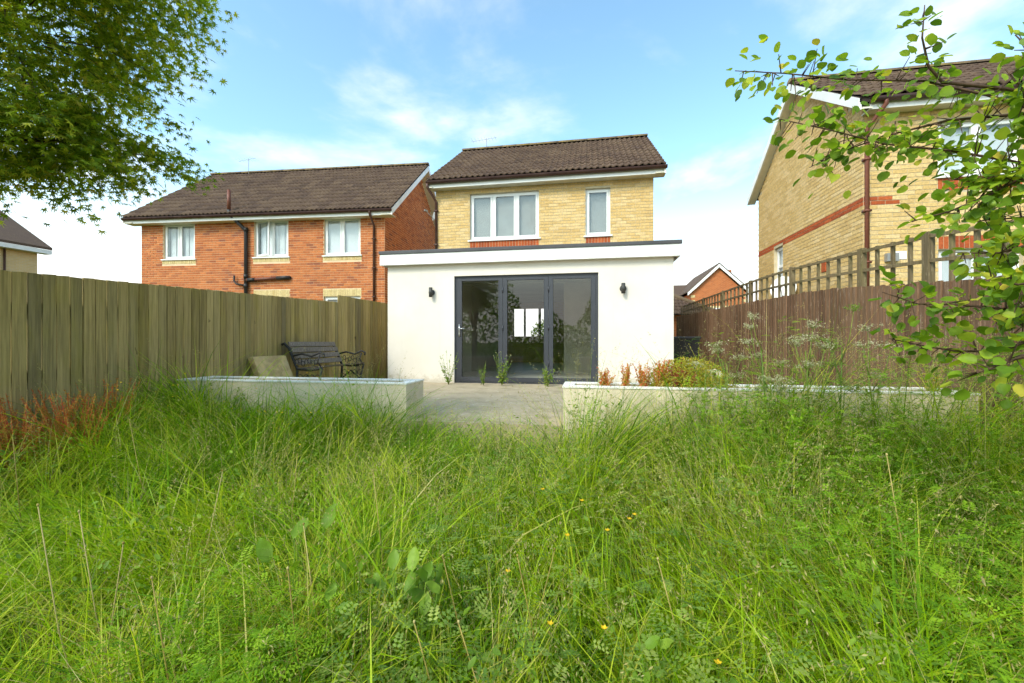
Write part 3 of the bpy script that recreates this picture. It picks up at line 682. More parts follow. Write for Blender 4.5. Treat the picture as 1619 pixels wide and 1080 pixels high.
mb = MB(); v = [(-6.3, 2.7, 4.7), (1.5, 2.7, 4.7), (1.5, 6, 6.15), (-6.3, 6, 6.15), (-6.3, 9.3, 4.7), (1.5, 9.3, 4.7)]
mb.add(v, [(0, 1, 2, 3), (3, 2, 5, 4), (0, 3, 4), (1, 5, 2)]); mb.build('roof', 'roof_tile', H5)
MB().box(3.45, 4.0, 2.6, 3.2, 4.5, 6.45).tube([(3.72, 2.9, 6.45), (3.72, 2.9, 6.95)], .13, 10).build('chimney', 'orange_far', H5)
cw = MB()
for k in range(6): cw.box(0 - .01 * (k % 2), .28, -.02, .2, 2.4 + k * .4, 2.4 + k * .4 + .2).box(3.72, 4.0 + .01 * (k % 2), -.02, .2, 2.4 + k * .4, 2.4 + k * .4 + .2)
cw.box(1.3, 2.9, -.03, .1, 3.55, 3.72).build('quoin', 'cream_brick', H5)
window(H5, lambda u, d, z: (u, d - .08, z), 1.45, 2.75, 2.4, 3.5, [.35, .68], rec=-.02, blind='blind_white', depth=.05)
MB().box(.6, .95, -.03, .05, 3.1, 3.35).build('vent', 'upvc', H5)
H6 = thing('garage', 'low brick garage with brown hipped roof beyond the right fence', 'garage', (3.0, 20, -.1))
MB().box(-3, 2.2, 0, 5, 0, 2.1).build('wall', 'orange_far', H6)
g = MB().add([(-3.3, -.3, 2.1), (2.5, -.3, 2.1), (2.5, 5.3, 2.1), (-3.3, 5.3, 2.1), (-.4, 2.4, 3.7), (-.2, 2.4, 3.7)], [(0, 1, 5, 4), (1, 2, 5), (2, 3, 4, 5), (3, 0, 4), (3, 2, 1, 0)]).build('roof', 'underlay', H6)
bpy.context.view_layer.update()
gs = MB()
mb = MB(); u, v_ = Vector((1, 0, 0)), Vector((0, 2.7, 1.6)).normalized(); n = u.cross(v_)
for r in range(9):
    y_ = r * .345; fr0 = y_ / 3.14; xa, xb = -3.3 + 2.9 * fr0, 2.5 - 2.7 * fr0; k = 0
    while xa + k * .3 < xb - .1:
        m = Matrix((u, v_, n)).transposed().to_4x4(); m.translation = Vector((xa + k * .3, -.3, 2.1)) + v_ * y_ + n * .015; mb.add([m @ Vector(q) for q in TV], TF); k += 1
mb.build('tile_courses', 'roof_tile', g, True, kind='stuff')
rt = MB().tube([(2.5, -.3, 2.16), (-.2, 2.4, 3.76)], .1, 8); rt.tube([(-.2, 2.4, 3.76), (2.5, 5.3, 2.16)], .1, 8); rt.build('hip_tiles', 'ridge_tile', g, True)

# ------------------------------------------------------------------ fences
F1 = thing('wooden_fence', 'green stained vertical board fence along the left side of the garden', 'fence', (-4.8, 1.0, -.4))
ys = np.arange(0, 100) * .1046
for k, yy in enumerate(ys):
    Y = 1.0 + yy; ztop = (.593 + .0355 * (Y - 2.8) + EYE if Y < 7.62 else .905 + .008 * (Y - 8) + EYE) + .4 + random.uniform(-.003, .003)
    zb = float(ground_z(0, min(Y, 4.3))) + .4 + .02
    w = .0474 + random.uniform(-.0012, .0008); th = .018
    ya, yb = -w, w; tw = random.uniform(-.003, .003)
    v = [(tw - th / 2, ya, zb), (-tw - th / 2, yb, zb), (-tw + th / 2, yb, zb), (tw + th / 2, ya, zb)]
    tp = random.uniform(-.004, .004)
    v += [(p[0] + random.uniform(-.002, .002), p[1], ztop + tp * (1 if p[1] > 0 else -1)) for p in v]
    MB().add(v, [(0, 3, 2, 1), (4, 5, 6, 7), (0, 1, 5, 4), (1, 2, 6, 5), (2, 3, 7, 6), (3, 0, 4, 7)], 0.0).build('board', 'green_fence', F1).location = (0, yy, 0)
for zr_ in (1.42, .78, .05):
    sl = .0355 if zr_ > 1 else .06
    MB().add([(-.055, 0, zr_), (-.014, 0, zr_), (-.014, 10.4, zr_ + sl * 10), (-.055, 10.4, zr_ + sl * 10), (-.055, 0, zr_ + .09), (-.014, 0, zr_ + .09), (-.014, 10.4, zr_ + .09 + sl * 10), (-.055, 10.4, zr_ + .09 + sl * 10)],
             [(0, 3, 2, 1), (4, 5, 6, 7), (0, 1, 5, 4), (1, 2, 6, 5), (2, 3, 7, 6), (3, 0, 4, 7)]).build('rail', 'green_fence', F1)
for yy in np.arange(.4, 10.4, 1.83): MB().box(-.16, -.06, yy - .05, yy + .05, -.3, 1.55).build('post', 'green_fence', F1)

F2 = thing('wooden_fence', 'weathered brown feather edge board fence along the right side of the garden', 'fence', (3.4, 1.2, -.4))
fy = [1, 4.3, 4.95, 6.13, 7.06, 9.45, 15.6, 20]; fz = [.27, .54, .603, .696, .766, .833, .931, .97]
ty = [1, 4.27, 5.07, 6.13, 8.05, 9.17, 15.6, 20]; tz = [.7, .998, 1.098, 1.16, 1.25, 1.285, 1.30, 1.32]
ftop = lambda Y: float(np.interp(Y, fy, fz)) + EYE; ttop = lambda Y: float(np.interp(Y, ty, tz)) + EYE
yy = 0; k = 0
while yy < 16.5:
    Y = 1.2 + yy; w = .105 + random.uniform(-.004, .004); zt = ftop(Y) + .4 + random.uniform(-.012, .012); zb = float(ground_z(0, min(Y, 4.3))) + .42
    x0, x1 = -.004 - .012, .004
    v = [(x0 - .006, -.008, zb), (x0 + .012, w + .006, zb), (x1 + .006, w + .006, zb), (x1, -.008, zb)]; v += [(p[0], p[1], zt + random.uniform(-.004, .004)) for p in v]
    MB().add(v, [(0, 3, 2, 1), (4, 5, 6, 7), (0, 1, 5, 4), (1, 2, 6, 5), (2, 3, 7, 6), (3, 0, 4, 7)], 0.0).build('board', 'brown_fence', F2).location = (0, yy, 0); yy += w; k += 1
for Y in np.arange(1.3, 17, 1.83): MB().box(.02, .1, Y - 1.2, Y - 1.12, -.2, ftop(Y) + .35).build('post', 'brown_fence', F2)
for dz_ in (.2, 1.0): 
    mb = MB(); P = [1.3, 4.3, 7, 10, 17]
    for a, b in zip(P[:-1], P[1:]): mb.obox((.03, (a + b) / 2 - 1.2, (ftop(a) + ftop(b)) / 2 + .4 - dz_), ((1, 0, 0), (0, b - a, ftop(b) - ftop(a)), (0, 0, 1)), (.02, (b - a) / 2, .04))
    mb.build('rail', 'brown_fence', F2)
TR = thing('trellis', 'square wooden trellis along the top of the brown fence', 'trellis', (3.44, 1.2, 1.0))
ky = 4.272 - .272 * 10
kk = 0
while ky < 17.3:
    wide = kk in (13, 17, 24, 31, 38, 45); w = .045 if wide else .017
    if ky > 1.3:
        zt = ttop(ky) + (.02 if wide else .012) - 1.0; zb_ = ftop(ky) - 1.0 - .3
        MB().box(-.012 - (.03 if wide else 0), .02, -w, w, zb_, zt).build('post' if wide else 'batten', 'trellis', TR).location = (0, ky - 1.2, 0)
    ky += .272; kk += 1
for q, nm in ((0.0, 'rail'), (.52, 'rail')):
    P = list(np.arange(1.4, 17.3, .9))
    for a, b in zip(P[:-1], P[1:]):
        za = ttop(a) * (1 - q) + ftop(a) * q; zb_ = ttop(b) * (1 - q) + ftop(b) * q
        MB().obox((-.02 - .0, (a + b) / 2 - 1.2, (za + zb_) / 2 - 1.0 - .02), ((1, 0, 0), (0, b - a, zb_ - za), (0, 0, 1)), (.011, (b - a) / 2 * 1.003, .018)).build(nm, 'trellis', TR)

# ------------------------------------------------------------------ planters, bench, slabs, figurine, bin
def planter(x0, x1, y0, y1, label):
    t = thing('planter', label, 'planter', ((x0 + x1) / 2, (y0 + y1) / 2, -.4)); cx_, cy_ = (x0 + x1) / 2, (y0 + y1) / 2
    a, b, c, d = x0 - cx_, x1 - cx_, y0 - cy_, y1 - cy_; th = .10; zt = .775
    MB().box(a, b, c, c + th, -.3, zt).box(a, b, d - th, d, -.3, zt).box(a, a + th, c + th, d - th, -.3, zt).box(b - th, b, c + th, d - th, -.3, zt).build('wall', 'planter', t)
    MB().box(a - .008, b + .008, c - .008, c + th + .005, zt + .001, zt + .016).box(a - .008, b + .008, d - th - .005, d + .008, zt + .001, zt + .016).box(a - .008, a + th + .005, c + th + .006, d - th - .006, zt + .001, zt + .016).box(b - th - .005, b + .008, c + th + .006, d - th - .006, zt + .001, zt + .016).build('coping', 'coping', t)
    MB().box(a + th, b - th, c + th, d - th, -.2, zt - .09).build('soil', 'soil', t); return t
planter(-4.72, -1.89, 4.26, 4.74, 'long white rendered planter in front of the bench')
planter(-.245, 3.24, 4.26, 4.74, 'long white rendered planter with red and yellow plants')

BN = thing('garden_bench', 'weathered slatted garden bench with dark iron ends against the green fence', 'bench', (-4.35, 6.65, 0))
bpx = [(.28, .43), (-.02, .40), (-.13, .42), (-.20, .55), (-.27, .72), (-.33, .80)]      # profile in x,z seen from the end: seat front to back top
for yv in (-.62, .62):
    e = MB(); e.tube([(.30, yv, 0), (.24, yv, .2), (.30, yv, .42)], .018, 8).tube([(-.22, yv, 0), (-.14, yv, .2), (-.13, yv, .42)], .02, 8)
    e.tube([(.30, yv, .42), (.1, yv, .385), (-.13, yv, .40), (-.2, yv, .55), (-.27, yv, .72), (-.36, yv, .80), (-.40, yv, .78)], .022, 8)
    e.tube([(-.22, yv, .60), (-.05, yv, .64), (.12, yv, .60), (.26, yv, .66), (.33, yv, .63), (.32, yv, .58)], .016, 8)
    e.tube([(.28, yv, .43), (.22, yv, .52), (.26, yv, .62)], .012, 6); e.tube([(.30, yv, .1), (.05, yv, .3), (-.2, yv, .1)], .014, 6)
    for i in range(7):
        cx_, cz_ = -.14 + .055 * i, .51 + .03 * math.sin(i * 2.1); q = [(cx_ + .03 * math.cos(a), yv, cz_ + .04 * math.sin(a)) for a in np.linspace(0, 2 * math.pi, 9)]; e.tube(q, .006, 5, False)
    for i in range(4):
        cx_, cz_ = -.08 + .1 * i, .27; q = [(cx_ + .045 * math.cos(a), yv, cz_ + .045 * math.sin(a)) for a in np.linspace(0, 2 * math.pi, 9)]; e.tube(q, .006, 5, False)
    e.build('iron_end', 'iron', BN, True)
for xs_, zs_ in ((.27, .44), (.17, .425), (.07, .415), (-.03, .415)): MB().obox((xs_, 0, zs_), ((1, 0, .08), (0, 1, 0), (0, 0, 1)), (.042, .62, .011)).build('seat_slat', 'bench_wood', BN)
for xs_, zs_ in ((-.165, .50), (-.205, .60), (-.25, .695), (-.30, .785)): MB().obox((xs_ + .02, 0, zs_), ((-.38, 0, 1), (0, 1, 0), (1, 0, .38)), (.04, .62, .011)).build('back_slat', 'bench_wood', BN)

for k in range(3):
    t = tag(MB().obox((0, 0, .31), ((0, 1, 0), (-.42, 0, 1), (1, 0, .42)), (.33, .32, .021)).build('paving_slab', 'stone_slab', None, bevel=.004), ['stained stone slab leaning on the fence, outermost of the stack', 'stone slab in the middle of the leaning stack', 'stone slab nearest the green fence in the leaning stack'][k], 'paving slab', 'slabs leaning by the bench')
    t.location = (-4.52 - .05 * k, 5.62 + .03 * k, .0)

FG = thing('garden_figurine', 'small cream stone animal ornament standing in the right planter', 'ornament', (1.22, 4.5, .29))
MB().lathe((0, 0, 0), [(.055, 0), (.05, .05), (.044, .11), (.04, .15)], 14).build('body', 'statue', FG, True)
MB().ellip((.012, -.005, .205), (.062, .058, .058), 14, 10).ellip((-.045, -.03, .225), (.03, .03, .04), 10, 8).build('head', 'statue', FG, True)
MB().ellip((-.072, -.03, .255), (.022, .016, .012), 8, 6).ellip((-.01, -.02, .262), (.02, .016, .012), 8, 6).build('ear', 'statue', FG, True)
MB().ellip((-.018, -.062, .215), (.010, .008, .034), 8, 6).build('dark_patch', 'black_plastic', FG, True)

BI = thing('wheelie_bin', 'dark bin standing in the gap between extension and right fence', 'bin', (1.95, 9.6, 0))
MB().add([(-.22, -.25, .06), (.22, -.25, .06), (.22, .25, .06), (-.22, .25, .06), (-.28, -.32, .88), (.28, -.32, .88), (.28, .32, .88), (-.28, .32, .88)], [(0, 3, 2, 1), (4, 5, 6, 7), (0, 1, 5, 4), (1, 2, 6, 5), (2, 3, 7, 6), (3, 0, 4, 7)]).build('body', 'black_plastic', BI)
MB().box(-.30, .30, -.35, .34, .88, .93).build('lid', 'black_plastic', BI, bevel=.015)
MB().tube([(-.24, .27, .1), (.24, .27, .1)], .1, 14).build('wheel', 'black_plastic', BI, True)

# ------------------------------------------------------------------ trees
def leaf_verts(kind, curl=.12, cup=.10):
    if kind == 'maple':
        v = [(0, 0, 0)]; ang = [-125, -80, -38, 0, 38, 80, 125]; ln = [.45, .72, .92, 1.0, .92, .72, .45]; f = []
        for i, (a, l) in enumerate(zip(ang, ln)):
            t = R(a); v.append((math.sin(t) * l, math.cos(t) * l, -.16 * l))
            if i < 6: m = R((a + ang[i + 1]) / 2); v.append((math.sin(m) * .30, math.cos(m) * .30, .0))
        f = [(0, i, i + 1) for i in range(1, len(v) - 1)]
        return np.array(v), f
    w = [0, .30, .44, .40, .22, 0]; y = [0, .16, .42, .68, .88, 1.0]; v = []; f = []
    for i in range(6): v += [(-w[i], y[i], cup * (w[i] > 0) * (.6 + w[i]) - curl * y[i] ** 2), (0, y[i], -curl * y[i] ** 2), (w[i], y[i], cup * (w[i] > 0) * (1.3 - w[i]) - curl * y[i] ** 2)]
    for i in range(5): a = i * 3; f += [(a, a + 1, a + 4, a + 3), (a + 1, a + 2, a + 5, a + 4)]
    return np.array(v), f
def frame_from(d, nrm):
    y = d.normalized(); z = (nrm - y * nrm.dot(y)).normalized(); x = y.cross(z); return Matrix((x, y, z)).transposed()
def leaves_on(tree, lst, kind, mat, limit=300):
    """lst: (position, direction, normal, size); the nearest become objects of their own, the rest one mass"""
    v, f = leaf_verts(kind); lms = []
    for cu, cp in ((.12, .10), (.38, .2), (-.12, .16), (.25, .32)):
        mb = MB(); mb.add(leaf_verts(kind, cu, cp)[0], f, 0.0); lms.append(mb.mesh('leaf', mat, kind == 'oval'))
    lst.sort(key=lambda q: (q[0] - CAMP).length); big = lst[:limit]; rest = lst[limit:]; W = tree.location
    for p, d, n, s in big:
        o = obj('leaf', random.choice(lms), tree); m = frame_from(d, n).to_4x4(); m.translation = p - W; o.matrix_basis = m @ Matrix.Scale(s, 4)
    if rest:
        P = np.array([p - W for p, _, _, _ in rest]); A = np.array([[list(r) for r in (frame_from(d, n) * s)] for _, d, n, s in rest])
        V = np.einsum('nij,kj->nki', A, v) + P[:, None, :]; nv = len(v); off = (np.arange(len(rest)) * nv)[:, None, None]
        F = np.array([q for q in f]); F = (F[None] + off).reshape(-1, F.shape[1]); tint = np.repeat(RNG.random(len(rest)), nv)
        me = fast_mesh('foliage', V.reshape(-1, 3), F if F.shape[1] == 4 else None, F if F.shape[1] == 3 else None, tint, mat)
        o = obj('foliage', me, tree); o['kind'] = 'stuff'
def rv(s=1.0): return Vector((random.gauss(0, s), random.gauss(0, s), random.gauss(0, s)))

# maple on the left, crown hanging into the top left of the view
MP = thing('maple_tree', 'maple with small pointed leaves overhanging the left fence', 'tree', (-4.35, .75, -.72))
W = MP.location; base = Vector((0, 0, 0)); fork = Vector((.1, .15, 1.9)); mb = MB()
mb.tube([base, (.03, .05, .8), fork], [.13, .10, .09], 12); lst = []
cl = [((-3.95, 2.3, 3.02), (.98, .95, .98), 165), ((-4.7, 1.5, 3.5), (1.2, 1.0, .9), 30), ((-4.45, 2.2, 2.35), (.75, .6, .42), 60), ((-3.45, 2.45, 3.45), (.62, .65, .58), 62), ((-3.8, 2.65, 2.35), (.6, .55, .36), 50), ((-3.7, 1.9, 4.1), (.9, .8, .5), 16)]
limbs = []
for c, r, n in cl:
    c = Vector(c); e = c - W; mid = (fork + e) / 2 + Vector((0, 0, .25)); mb.tube([fork, mid, e], [.045, .026, .012], 8)
    for k in range(n):
        u = rv().normalized() * (random.random() ** .4); tip = c + Vector((u.x * r[0], u.y * r[1], u.z * r[2])); out = Vector((u.x, u.y, -.25)).normalized()
        if k % 3 == 0: mb.tube([e.lerp(tip - W, .4), e.lerp(tip - W, .72) + Vector((0, 0, .05)), tip - W, tip - W + out * .2 + Vector((0, 0, -.05))], [.005, .0035, .002, .001], 4)
        for j in range(random.randint(50, 84)):       # a flat drooping spray of leaves along the twig
            q = random.random(); p = tip + out * (q * .42 - .2) + Vector((random.gauss(0, .085), random.gauss(0, .085), random.gauss(0, .032) - .10 * q * q))
            d = (out + rv(.5) + Vector((0, 0, -.35))).normalized(); lst.append((p, d, (Vector((0, 0, 1)) + rv(.45)).normalized(), random.uniform(.034, .056)))
mb.build('trunk', 'bark', MP, True); leaves_on(MP, lst, 'maple', 'maple_leaf')

# fruit tree on the right, long leafy shoots reaching in from the right edge
PT = thing('plum_tree', 'young fruit tree with oval leaves reaching in from the right edge', 'tree', (2.55, 1.75, -.63))
W = PT.location; mb = MB(); lst = []; fruits = []
top = Vector((-.02, .05, 2.1)); mb.tube([(0, 0, 0), (.02, .02, .8), (0, .05, 1.5), top, (-.05, .1, 2.7)], [.06, .05, .042, .035, .02], 10)
shoots = [  # shoot end first ... towards the trunk; photo pixel and metres ahead; leaf density
    ([(1162, 112, 1.95), (1240, 116, 1.92), (1340, 126, 1.9), (1460, 128, 1.85), (1560, 150, 1.8), (1640, 175, 1.7)], 130, .6),
    ([(1230, 188, 1.9), (1310, 205, 1.88), (1400, 228, 1.85), (1500, 238, 1.8), (1600, 255, 1.72), (1660, 270, 1.65)], 180, .75),
    ([(1462, 8, 1.75), (1458, 60, 1.76), (1468, 105, 1.78), (1490, 130, 1.8)], 30, .4),
    ([(1280, 265, 1.95), (1330, 240, 1.92), (1400, 215, 1.9), (1500, 190, 1.85), (1620, 180, 1.8)], 110, .7),
    ([(1440, 350, 1.7), (1500, 335, 1.68), (1560, 310, 1.66), (1640, 270, 1.6)], 60, .5),
    ([(1395, 462, 1.75), (1450, 480, 1.73), (1520, 482, 1.7), (1600, 490, 1.65), (1660, 470, 1.6)], 76, .6),
    ([(1405, 535, 1.8), (1450, 545, 1.78), (1510, 555, 1.74), (1580, 556, 1.7), (1650, 530, 1.6)], 60, .55),
    ([(1520, 400, 1.7), (1580, 400, 1.66), (1650, 380, 1.6)], 60, .7),
    ([(1500, 285, 1.75), (1570, 280, 1.7), (1650, 290, 1.6)], 90, .8),
    ([(1560, 440, 1.6), (1610, 450, 1.55), (1670, 440, 1.5)], 44, .7),
    ([(1545, 590, 1.5), (1600, 570, 1.48), (1670, 540, 1.45)], 44, .7),
    ([(1590, 110, 1.6), (1615, 140, 1.6), (1660, 190, 1.55)], 40, .6),
    ([(1605, 55, 1.55), (1640, 90, 1.55), (1680, 160, 1.5)], 18, .5),
    ([(1540, 350, 1.9), (1600, 345, 1.85), (1660, 340, 1.8)], 60, .8),
    ([(1585, 505, 1.75), (1620, 515, 1.7), (1680, 500, 1.6)], 44, .8)]
for pts, n, spread in shoots:
    P = [at(*p) for p in pts]; root = W + Vector((0, .05, 1.2 + .9 * min(1, max(0, (P[-1].z + .1) / 2)))); P2 = [p - W for p in P] + [root - W]
    mb.tube(list(reversed(P2)), [.009] + list(np.linspace(.0065, .0018, len(P2) - 1)), 6)
    seg = [(a, b) for a, b in zip(P[:-1], P[1:])]; lens = [(b - a).length for a, b in seg]; tot = sum(lens)
    for k in range(int(n * 1.45)):
        q = random.random() ** 1.0 * tot; i = 0
        while i < len(lens) - 1 and q > lens[i]: q -= lens[i]; i += 1
        a, b = seg[i]; p = a.lerp(b, q / lens[i]); ax = (a - b).normalized(); side = ax.cross(Vector((0, 0, 1))).normalized()
        off = side * random.gauss(0, .055 * spread * 1.6) + Vector((0, 0, random.gauss(0, .05 * spread * 1.5))) + rv(.015)
        if off.length > .03 and k % 3 == 0: mb.tube([p - W, p - W + off * .9], [.0026, .0014], 4, False)
        d = (ax * .6 + off.normalized() * .9 + rv(.35) + Vector((0, 0, -.15))).normalized(); lst.append((p + off, d, (Vector((-.15, -.35, 1)) + rv(.42)).normalized(), random.uniform(.029, .052)))
        if random.random() < .012: fruits.append(p + off + Vector((0, 0, -.03)))
mb.build('trunk', 'twig', PT, True); leaves_on(PT, lst, 'oval', 'plum_leaf')
fm = MB().ellip((0, 0, 0), (.012, .012, .014), 10, 8).mesh('fruit', 'fruit', True)
for p in fruits: obj('fruit', fm, PT, p - W)

def shp():
    u = rv().normalized() * random.random() ** .4; return (-1.75 + u.x * .9, 19.5 + u.y * .6, 1.0 + u.z * .9)
SHB = thing('front_shrub', 'green shrub seen through the folding doors and the front window', 'shrub', (-1.75, 19.5, -.12))
MB().tube([(0, 0, 0), (.05, 0, .6), (0, 0, 1.2)], [.05, .04, .02], 8).build('stem', 'bark', SHB, True)
# hedge behind the photographer, seen only as dark shapes in the door glass
def leaf_mass(n, fn, size, mat, loc, name='foliage', parent=None):
    P = np.array([fn() for _ in range(n)]); D = RNG.normal(size=(n, 3)); D /= np.linalg.norm(D, axis=1)[:, None]; B = np.cross(D, RNG.normal(size=(n, 3))); B /= np.linalg.norm(B, axis=1)[:, None]
    s = RNG.uniform(.6, 1.2, n)[:, None] * size; V = np.stack([P - D * s, P + B * s * .45, P + D * s, P - B * s * .45], 1) - np.array(loc)
    return fast_mesh(name, V.reshape(-1, 3), np.arange(4 * n).reshape(-1, 4), None, np.repeat(RNG.random(n), 4), mat)
def hp():
    x = random.uniform(-12, 9); return (x, -7 + random.gauss(0, .5), random.uniform(-1.3, 3.0 + 1.1 * math.sin(x * .9) + .6 * math.sin(x * 2.3)))
obj('foliage', leaf_mass(2600, shp, .07, 'plum_leaf', (-1.75, 19.5, -.12)), SHB)
hd = obj('hedge', leaf_mass(16000, hp, .13, 'vetch', (-1, -7, -1.4)), None, (-1, -7, -1.4)); hd['kind'] = 'stuff'; hd['label'] = 'tall dark hedge at the end of the garden, mirrored in the door glass'; hd['category'] = 'hedge'

# ------------------------------------------------------------------ long grass and weeds
def vnoise(x, y, f, seed):
    r = np.random.default_rng(seed); g = r.random((64, 64)); xf, yf = (x * f) % 63, (y * f) % 63; i, j = xf.astype(int), yf.astype(int); a, b = xf - i, yf - j; a = a * a * (3 - 2 * a); b = b * b * (3 - 2 * b)
    return (g[i, j] * (1 - a) + g[i + 1, j] * a) * (1 - b) + (g[i, j + 1] * (1 - a) + g[i + 1, j + 1] * a) * b
def ribbons(X, Y, H, LEAN, PHI, WID, tint, curve=1.0, segs=4, zoff=0.0, face=None):
    n = len(X); Z0 = ground_z(X, Y) + zoff; t = np.linspace(0, 1, segs + 1); out = np.zeros((n, 2 * segs + 1, 3)); dx, dy = np.cos(PHI), np.sin(PHI); fa = RNG.uniform(0, 2 * np.pi, n) if face is None else face; wx, wy = np.cos(fa), np.sin(fa)
    for k, q in enumerate(t):
        hz_ = H * (q - .32 * LEAN * q ** 2.4 * curve); r = H * LEAN * (q ** 1.9)
        cx_, cy_, cz_ = X + dx * r, Y + dy * r, Z0 + hz_; w = WID * (1 - q ** 1.6) * .5 + .0002
        if k < segs: out[:, 2 * k] = np.stack([cx_ - wx * w, cy_ - wy * w, cz_], 1); out[:, 2 * k + 1] = np.stack([cx_ + wx * w, cy_ + wy * w, cz_], 1)
        else: out[:, 2 * segs] = np.stack([cx_, cy_, cz_], 1)
    nv = 2 * segs + 1; off = (np.arange(n) * nv)[:, None]
    q = np.concatenate([off + np.array([[2 * k, 2 * k + 1, 2 * k + 3, 2 * k + 2]]) for k in range(segs - 1)]); tr = off + np.array([[2 * segs - 2, 2 * segs - 1, 2 * segs]])
    return out, q, tr, np.repeat(tint, nv)
def sward(name, n, mat, hfun, wid, lean, tintf, label, seed, xr=(-4.74, 3.34), yr=(.45, 4.22), dens=None, segs=4, cat='grass', tuft=16):
    X = RNG.uniform(xr[0], xr[1], n); Y = RNG.uniform(yr[0], yr[1], n)
    nt = max(1, n // tuft); tx = RNG.uniform(xr[0], xr[1], nt); ty_ = RNG.uniform(yr[0], yr[1], nt); ti_ = RNG.integers(0, nt, n); tth = RNG.uniform(.5, 1.25, nt)[ti_]; ttp = RNG.normal(0, .9, nt)[ti_]; ttc = RNG.normal(0, .17, nt)[ti_]
    X = np.clip(tx[ti_] + RNG.normal(0, .04, n), *xr); Y = np.clip(ty_[ti_] + RNG.normal(0, .04, n), *yr)
    if dens is not None: m = RNG.random(n) < dens(X, Y); X, Y, tth, ttp, ttc = X[m], Y[m], tth[m], ttp[m], ttc[m]
    n = len(X); H = hfun(X, Y) * RNG.uniform(.55, 1.1, n) * tth
    flow = vnoise(X + 9, Y + 9, .9, seed) * 4 * np.pi; PHI = flow + ttp + RNG.normal(0, .75, n)
    V, q, tr, ti = ribbons(X, Y, H, np.clip(RNG.normal(lean, .28, n), .05, 1.5), PHI, wid * RNG.uniform(.6, 1.3, n), np.clip(tintf(X, Y, n) + ttc, 0, .97), segs=segs)
    o = obj(name, fast_mesh(name, V.reshape(-1, 3), q, tr, ti, mat)); o['kind'] = 'stuff'; o['label'] = label; o['category'] = cat; return o
def hbase(X, Y):
    h = .40 + .30 * vnoise(X + 20, Y + 20, 1.1, 3) + .16 * vnoise(X, Y, 3.0, 4)
    h *= np.where((X > -1.95) & (X < -.2) & (Y > 3.2), .74, 1.0); h *= np.where(X > .7, 1.2, 1.0)
    h *= 1 + np.clip((Y - 2.7) / 1.2, 0, 1) * np.where(X < -1.9, .50, np.where(X < -.2, .38, .60))
    h *= np.where((X < -3.7) & (Y < 3.6), 1.12, 1.0)
    h *= 1 - .35 * np.exp(-((X - .25 - .25 * (Y - 2.5)) ** 2) / .05 - ((Y - 3.0) ** 2) / .5); return h
tg = lambda X, Y, n: np.clip(.12 + .5 * vnoise(X + 5, Y + 3, 1.4, 8) + .22 * RNG.random(n) + .22 * np.clip((Y - 1.4) / 2.4, 0, 1), 0, .90) + np.where(RNG.random(n) < .05, .1, 0)
sward('meadow_grass', 56000, 'grass', hbase, .0082, .62, tg, 'long green meadow grass filling the garden', 21)
sward('broad_grass', 15000, 'grass', lambda X, Y: hbase(X, Y) * 1.15, .0135, .95, lambda X, Y, n: np.clip(.30 + .5 * RNG.random(n), 0, .86), 'broad bladed arching grass in the left half of the lawn', 31, dens=lambda X, Y: np.where(X < -.9, .95, .25))
sward('fine_grass', 12000, 'grass', lambda X, Y: hbase(X, Y) * 1.2, .0026, .7, lambda X, Y, n: np.clip(.45 + .5 * RNG.random(n), 0, .97), 'fine pale grass among the meadow grass', 41, dens=lambda X, Y: .35 + .65 * vnoise(X, Y, 1.2, 17))
sward('dry_straw', 2200, 'straw', lambda X, Y: hbase(X, Y) * .95 + .1, .0042, 1.1, lambda X, Y, n: RNG.random(n), 'dry yellow straw fallen across the grass', 51, dens=lambda X, Y: np.where((X < .8), .8, .25), cat='straw')

